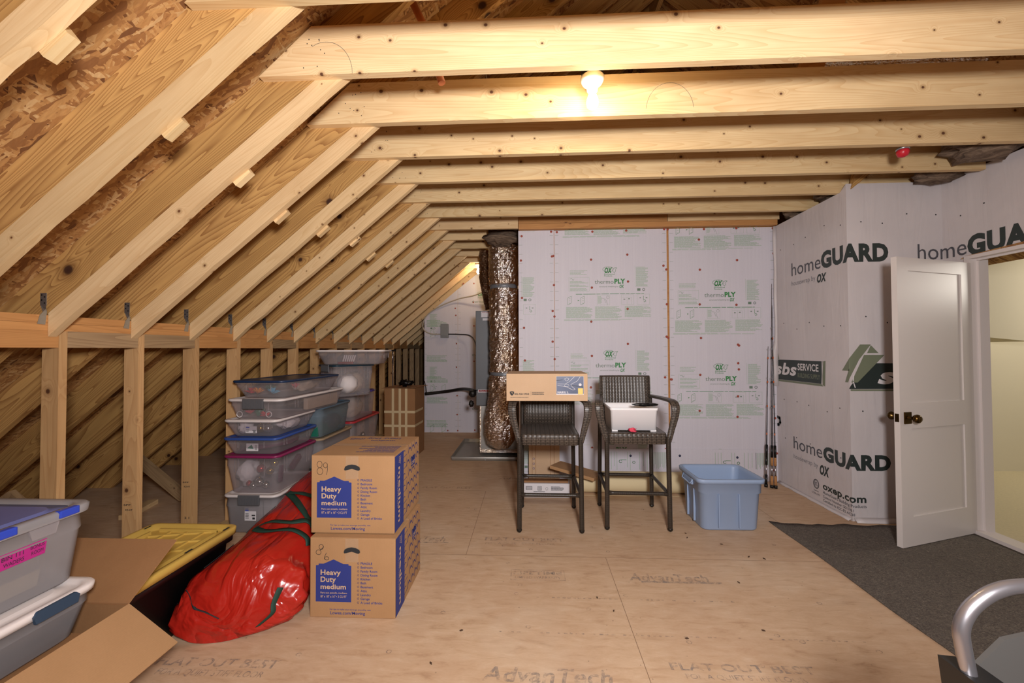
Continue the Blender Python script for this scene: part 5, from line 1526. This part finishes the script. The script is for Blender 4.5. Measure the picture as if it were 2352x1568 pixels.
duct('foil_duct', 'large vertical foil wrapped duct left of the printed sheathing wall', [(-.325, 4.86, 2.66), (-.322, 4.86, 2.3), (-.318, 4.86, 1.9), (-.315, 4.86, 1.5), (-.318, 4.86, 1.1), (-.335, 4.84, .80), (-.365, 4.80, .58), (-.375, 4.83, .42), (-.38, 4.98, .335), (-.38, 5.17, .33)], .182, 'foil', ((38, .05), (112, .05)), n=64, seed=2)
duct('foil_duct', 'second darker foil duct hanging behind the large one', [(-.60, 5.5, 2.76), (-.60, 5.5, 2.5), (-.585, 5.52, 2.3), (-.55, 5.56, 2.12), (-.52, 5.58, 1.98)], .11, 'foil_brown', (), n=24, seed=5)
t = thing('air_handler', 'grey sheet metal air handler cabinet behind the foil duct', 'air handler', (-.46, 5.55, 0), 0)
bm = bm_new(); box(bm, -.265, .265, -.30, .30, .86, 1.915, .006); obj('upper_cabinet', bm, 'furnace', t)
bm = bm_new(); box(bm, -.26, .26, -.295, .295, .655, .855, .006); obj('lower_cabinet', bm, 'furnace', t)
for x0_, z0_, z1_ in ((-.235, .83, .868), (-.19, 1.83, 1.905), (-.17, 1.785, 1.815)):
    bm = bm_new(); box(bm, x0_, .25, -.303, -.300, z0_, z1_); obj('maker_label', bm, 'sticker', t)
Print().lines(-.225, .862, .16, .03, 2, .010, .1).lines(-.18, 1.90, .30, .012, 1, .006, .1).build('red_print', 'redball', plane_map((0, -.303, 0), (1, 0, 0), (0, 0, 1), .001), t)
bm = bm_new(); box(bm, -.21, .30, -.295, .25, .035, .652, .004); obj('plenum_box', bm, 'pan', t)
bm = bm_new(); box(bm, -.212, -.195, -.300, -.294, .04, .65); box(bm, -.21, .30, -.302, -.294, .035, .085); box(bm, .28, .302, -.3, -.294, .04, .65); obj('foil_tape', bm, 'foil', t)
t = thing('drain_pan', 'shallow galvanised drain pan on the floor under the air handler', 'drain pan', (-.57, 5.50, .0005), 0)
bm = bm_new()
S_ = [(.86, 1.00, 0), (.875, 1.015, .048), (.870, 1.010, .049), (.855, .995, .004)]
loft(bm, [rrect(a, b, .01, 2, z=z) for a, b, z in S_]); obj('pan', bm, 'pan', t)
bm = bm_new(); sweep(bm, smooth_path([(-.08, -.56, .01), (-.03, -.53, .03), (0, -.51, .012)], 5), .004, n=6) if False else box(bm, -.01, .01, -.52, -.512, .01, .03); obj('pan_tab', bm, 'steel', t)
# refrigerant lines and cables
bm = bm_new(); sweep(bm, smooth_path([(-1.77, 6.62, .655), (-1.4, 6.60, .70), (-1.1, 6.4, .76), (-.86, 5.9, .79), (-.77, 5.6, .80)], 6), .026, n=10); rl_ = tag(obj('refrigerant_line', bm, 'blackmetal'), 'black insulated refrigerant line running from the far wall to the air handler', 'pipe')
bm = bm_new(); sweep(bm, smooth_path([(-1.755, 6.63, .67), (-1.765, 6.64, .76), (-1.79, 6.65, .87)], 5), .012, n=8, rf=lambda q: 1-.6*q); obj('side_branch', bm, 'blackmetal', rl_)
lump('line_set_elbow', 'blackmetal', (-.79, 5.42, .745), (.05, .07, .055), 'black wrapped elbow where the line meets the air handler', 'pipe fitting', seed=50)
lump('drain_trap', 'blackmetal', (-.80, 5.36, .62), (.035, .04, .045), 'short black capped stub below the wrapped elbow', 'pipe fitting', seed=51)
t = thing('electrical_box', 'grey metal disconnect box on the far sheathing wall', 'electrical box', (-1.445, 6.675, 1.715), 0)
bm = bm_new(); box(bm, -.065, .065, -.055, 0, -.115, .115, .005); obj('box_body', bm, 'grey_box', t)
bm = bm_new(); box(bm, -.062, .062, -.062, -.0555, -.085, .118, .003); box(bm, .02, .05, -.066, -.062, .05, .09); obj('hinged_cover', bm, 'grey_box', t)
bm = bm_new(); sweep(bm, smooth_path([(-.62, 6.35, 2.40), (-.9, 6.5, 2.30), (-1.2, 6.6, 2.25), (-1.5, 6.62, 2.14), (-1.72, 6.62, 2.0), (-1.81, 6.62, 1.84), (-1.78, 6.63, 1.72), (-1.66, 6.64, 1.665), (-1.51, 6.66, 1.66)], 8), .010, n=8); tag(obj('metal_conduit', bm, 'cable'), 'thin flexible conduit curving from the grey box up past the rafters', 'cable')
bm = bm_new(); sweep(bm, smooth_path([(-1.38, 6.66, 1.66), (-1.2, 6.64, 1.655), (-1.0, 6.55, 1.63), (-.86, 6.2, 1.50), (-.79, 5.9, 1.25), (-.765, 5.8, 1.10)], 8), .010, n=8); tag(obj('whip_cable', bm, 'dkcable'), 'black cable from the grey box to the air handler', 'cable')

# --- insulation
lump('insulation_batt', 'insul', (-.325, 4.66, 2.600), (.20, .12, .10), 'brown mineral insulation packed above the large foil duct', 'insulation', 'insulation pieces', 61, .35, 2.5)
bm = bm_new(); box(bm, -.505, -.13, 4.78, 4.84, 2.70, 2.92, .02); tag(obj('insulation_batt', bm, 'insul'), 'flat brown insulation batt ending the short joists above the foil duct', 'insulation', 'insulation pieces')
for i, (x, y, z, sx, sy, sz, lb) in enumerate(((3.12, 2.84, 2.685, .24, .16, .10, 'brown insulation lump above the door wall under the joists'), (3.22, 2.46, 2.70, .12, .13, .09, 'brown insulation lump at the right picture edge above the door'), (3.20, 3.24, 2.69, .16, .10, .07, 'small brown insulation lump behind the door wall corner'), (2.72, 3.66, 2.712, .13, .14, .07, 'brown insulation lump above the house wrap side wall'), (2.68, 4.08, 2.69, .12, .12, .07, 'small brown insulation lump near the back right corner'))):
    lump('insulation_batt', 'insul', (x, y, z), (sx, sy, sz), lb, 'insulation', 'insulation pieces', 70+i, .4, 2.6)

# --- detector, pipes, cables among the joists
t = thing('sprinkler_head', 'small red capped sprinkler head hanging below a joist at the upper right', 'sprinkler', (2.455, 2.70, 2.655), 0)
bm = bm_new(); lathe(bm, [(0, .085), (.016, .085), (.016, .062), (.034, .060), (.036, .050), (.030, .046), (0, .046)], 20); obj('metal_collar', bm, 'steel', t)
bm = bm_new(); lathe(bm, [(0, .0465), (.032, .0455), (.034, .030), (.026, .008), (.010, .0), (0, 0)], 20); obj('red_cap', bm, 'red', t)
bm = bm_new(); sweep(bm, smooth_path([(.02, -.005, .08), (.06, -.03, .085), (.075, -.05, .10)], 5), .0025, n=6); obj('wire', bm, 'dkcable', t)
bm = bm_new(); sweep(bm, [(-.625, 2.0, 3.255), (-.546, 2.0, 3.09), (-.448, 2.0, 2.775)], .019, n=12); tag(obj('plastic_pipe', bm, 'orange_pipe'), 'orange plastic pipe slanting down behind the nearest wide joist', 'pipe')
bm = bm_new(); sweep(bm, [(-.26, 2.62, 2.96), (-.30, 2.62, 3.4)], .006, n=6); tag(obj('thin_rod', bm, 'cable'), 'thin pale rod standing behind the nearest wide joist', 'rod')
bm = bm_new(); sweep(bm, smooth_path([(.9, 2.08, 2.96), (1.15, 2.08, 2.942), (1.28, 2.05, 2.900), (1.42, 2.05, 2.935), (1.6, 2.08, 2.965)], 6), .0065, n=8); tag(obj('power_cable', bm, 'cable'), 'white cable drooping between the two nearest joists', 'cable')
bm = bm_new(); sweep(bm, smooth_path([(1.62, 2.12, 2.965), (1.85, 2.11, 2.945), (2.2, 2.10, 2.935), (2.6, 2.1, 2.945), (3.1, 2.12, 2.96)], 6), .006, n=8); tag(obj('power_cable', bm, 'cable'), 'white cable running to the right on top of the joists', 'cable')
o = duct('foil_duct', 'foil wrapped duct lying on top of the joists at the upper right', [(1.7, 2.42, 3.10), (2.0, 2.42, 3.10), (2.3, 2.42, 3.09), (2.6, 2.45, 3.07)], .11, 'foil', (), n=24, seed=8)
bm = bm_new(); sweep(bm, smooth_path([(2.50, 4.05, 2.80), (2.55, 4.0, 2.76), (2.60, 3.9, 2.72)], 4), .004, n=6); tag(obj('ground_wire', bm, 'gcable'), 'green wire end above the house wrap side wall', 'cable')
bm = bm_new(); prism(bm, [(0, 0), (.13, 0), (.13, .75), (0, .75)], lambda u, v, k: (1.53+u+v*.33, 2.30+.038*k, 2.95+v)); tag(obj('cross_brace', bm, 'plate'), 'pale slanting brace in the dark space above the nearest joists', 'brace')
bm = bm_new(); sweep(bm, smooth_path([(-2.55, 1.15, 1.95), (-2.50, 1.3, 1.93), (-2.47, 1.45, 1.91)], 4), .002, n=5)
tag(obj('green_wire', bm, 'gcable'), 'thin green wire under the roof sheathing at the left', 'cable')

# --- hand truck at the lower right corner
t = thing('hand_truck', 'folding hand truck with curved silver handle at the lower right picture corner', 'hand truck', (.95, .70, 0), 0)
bm = bm_new(); sweep(bm, smooth_path([(-.207, .02, .845), (-.214, .02, .885), (-.218, .02, .922), (-.208, .02, .950), (-.188, .02, .972), (-.158, .02, .990), (-.115, .02, .999), (.0, .02, 1.003), (.09, .02, .990), (.13, .02, .94), (.12, .02, .845)], 8), .0110, n=16, cap=True); obj('handle_loop', bm, 'silver', t)
for s in (-1, 1):
    x = -.200 if s < 0 else .115
    bm = bm_new(); prism(bm, [(-.022, .008), (.030, .004), (.075, -.055), (.080, -.14), (-.005, -.14)], lambda u, v, k, x=x, s=s: (x + (u if s < 0 else -u), -.018+.075*k, .845+v)); obj('hinge_bracket', bm, 'black_pl', t)
    bm = bm_new(); lathe(bm, [(0, -.024), (.006, -.0235), (.009, -.019), (0, -.0185)], 14, (x-.006 if s < 0 else x+.006, 0, .833), 'Y'); obj('rivet', bm, 'brass', t)
    bm = bm_new(); sweep(bm, [(x+.03*-s, .02, .74), (x+.03*-s, .05, .40), (x+.03*-s, .08, .12)], .013, n=12); obj('side_rail', bm, 'silver', t)
    bm = bm_new(); lathe(bm, [(0, -.02), (.085, -.02), (.095, -.010), (.095, .010), (.085, .02), (0, .02)], 24, (x - s*-.02, .13, .0958), 'X'); obj('wheel', bm, 'blackmetal', t)
bm = bm_new(); prism(bm, [(-.175, .835), (-.120, .890), (.02, .925), (.02, .79), (-.16, .79)], lambda u, v, k: (u, .045+.008*k, v)); obj('cross_plate', bm, 'darkgrey', t)
bm = bm_new(); box(bm, -.19, .11, .04, .07, .30, .34, .004); box(bm, -.19, .11, .055, .085, .16, .20, .004); obj('cross_bar', bm, 'silver', t)
bm = bm_new(); box(bm, -.20, .12, -.20, .06, .0008, .008, .002); box(bm, -.20, .12, .052, .060, .008, .14); obj('toe_plate', bm, 'black_pl', t)

# --- bark chips
rc = random.Random(33)
for i, (x, y) in enumerate(((1.17, 3.09), (1.155, 3.02), (1.36, 2.93), (1.46, 2.76), (1.24, 2.46), (.75, 1.98), (.37, 2.28), (1.55, 2.74), (.44, 2.17), (-.35, 1.99), (-.45, 1.78), (1.15, 2.05))):
    bm = bm_new(); L = rc.uniform(.006, .012)
    prism(bm, [(-L, 0), (-.2*L, -.004), (L, .001), (.3*L, .005)], lambda u, v, k: (u, v, .002+.004*k))
    tag(obj('bark_chip', bm, 'bark', None, (x, y, 0), (0, 0, rc.uniform(0, 3))), 'tiny dark bark chip lying on the open floor', 'bark chip', 'bark chips on the floor')
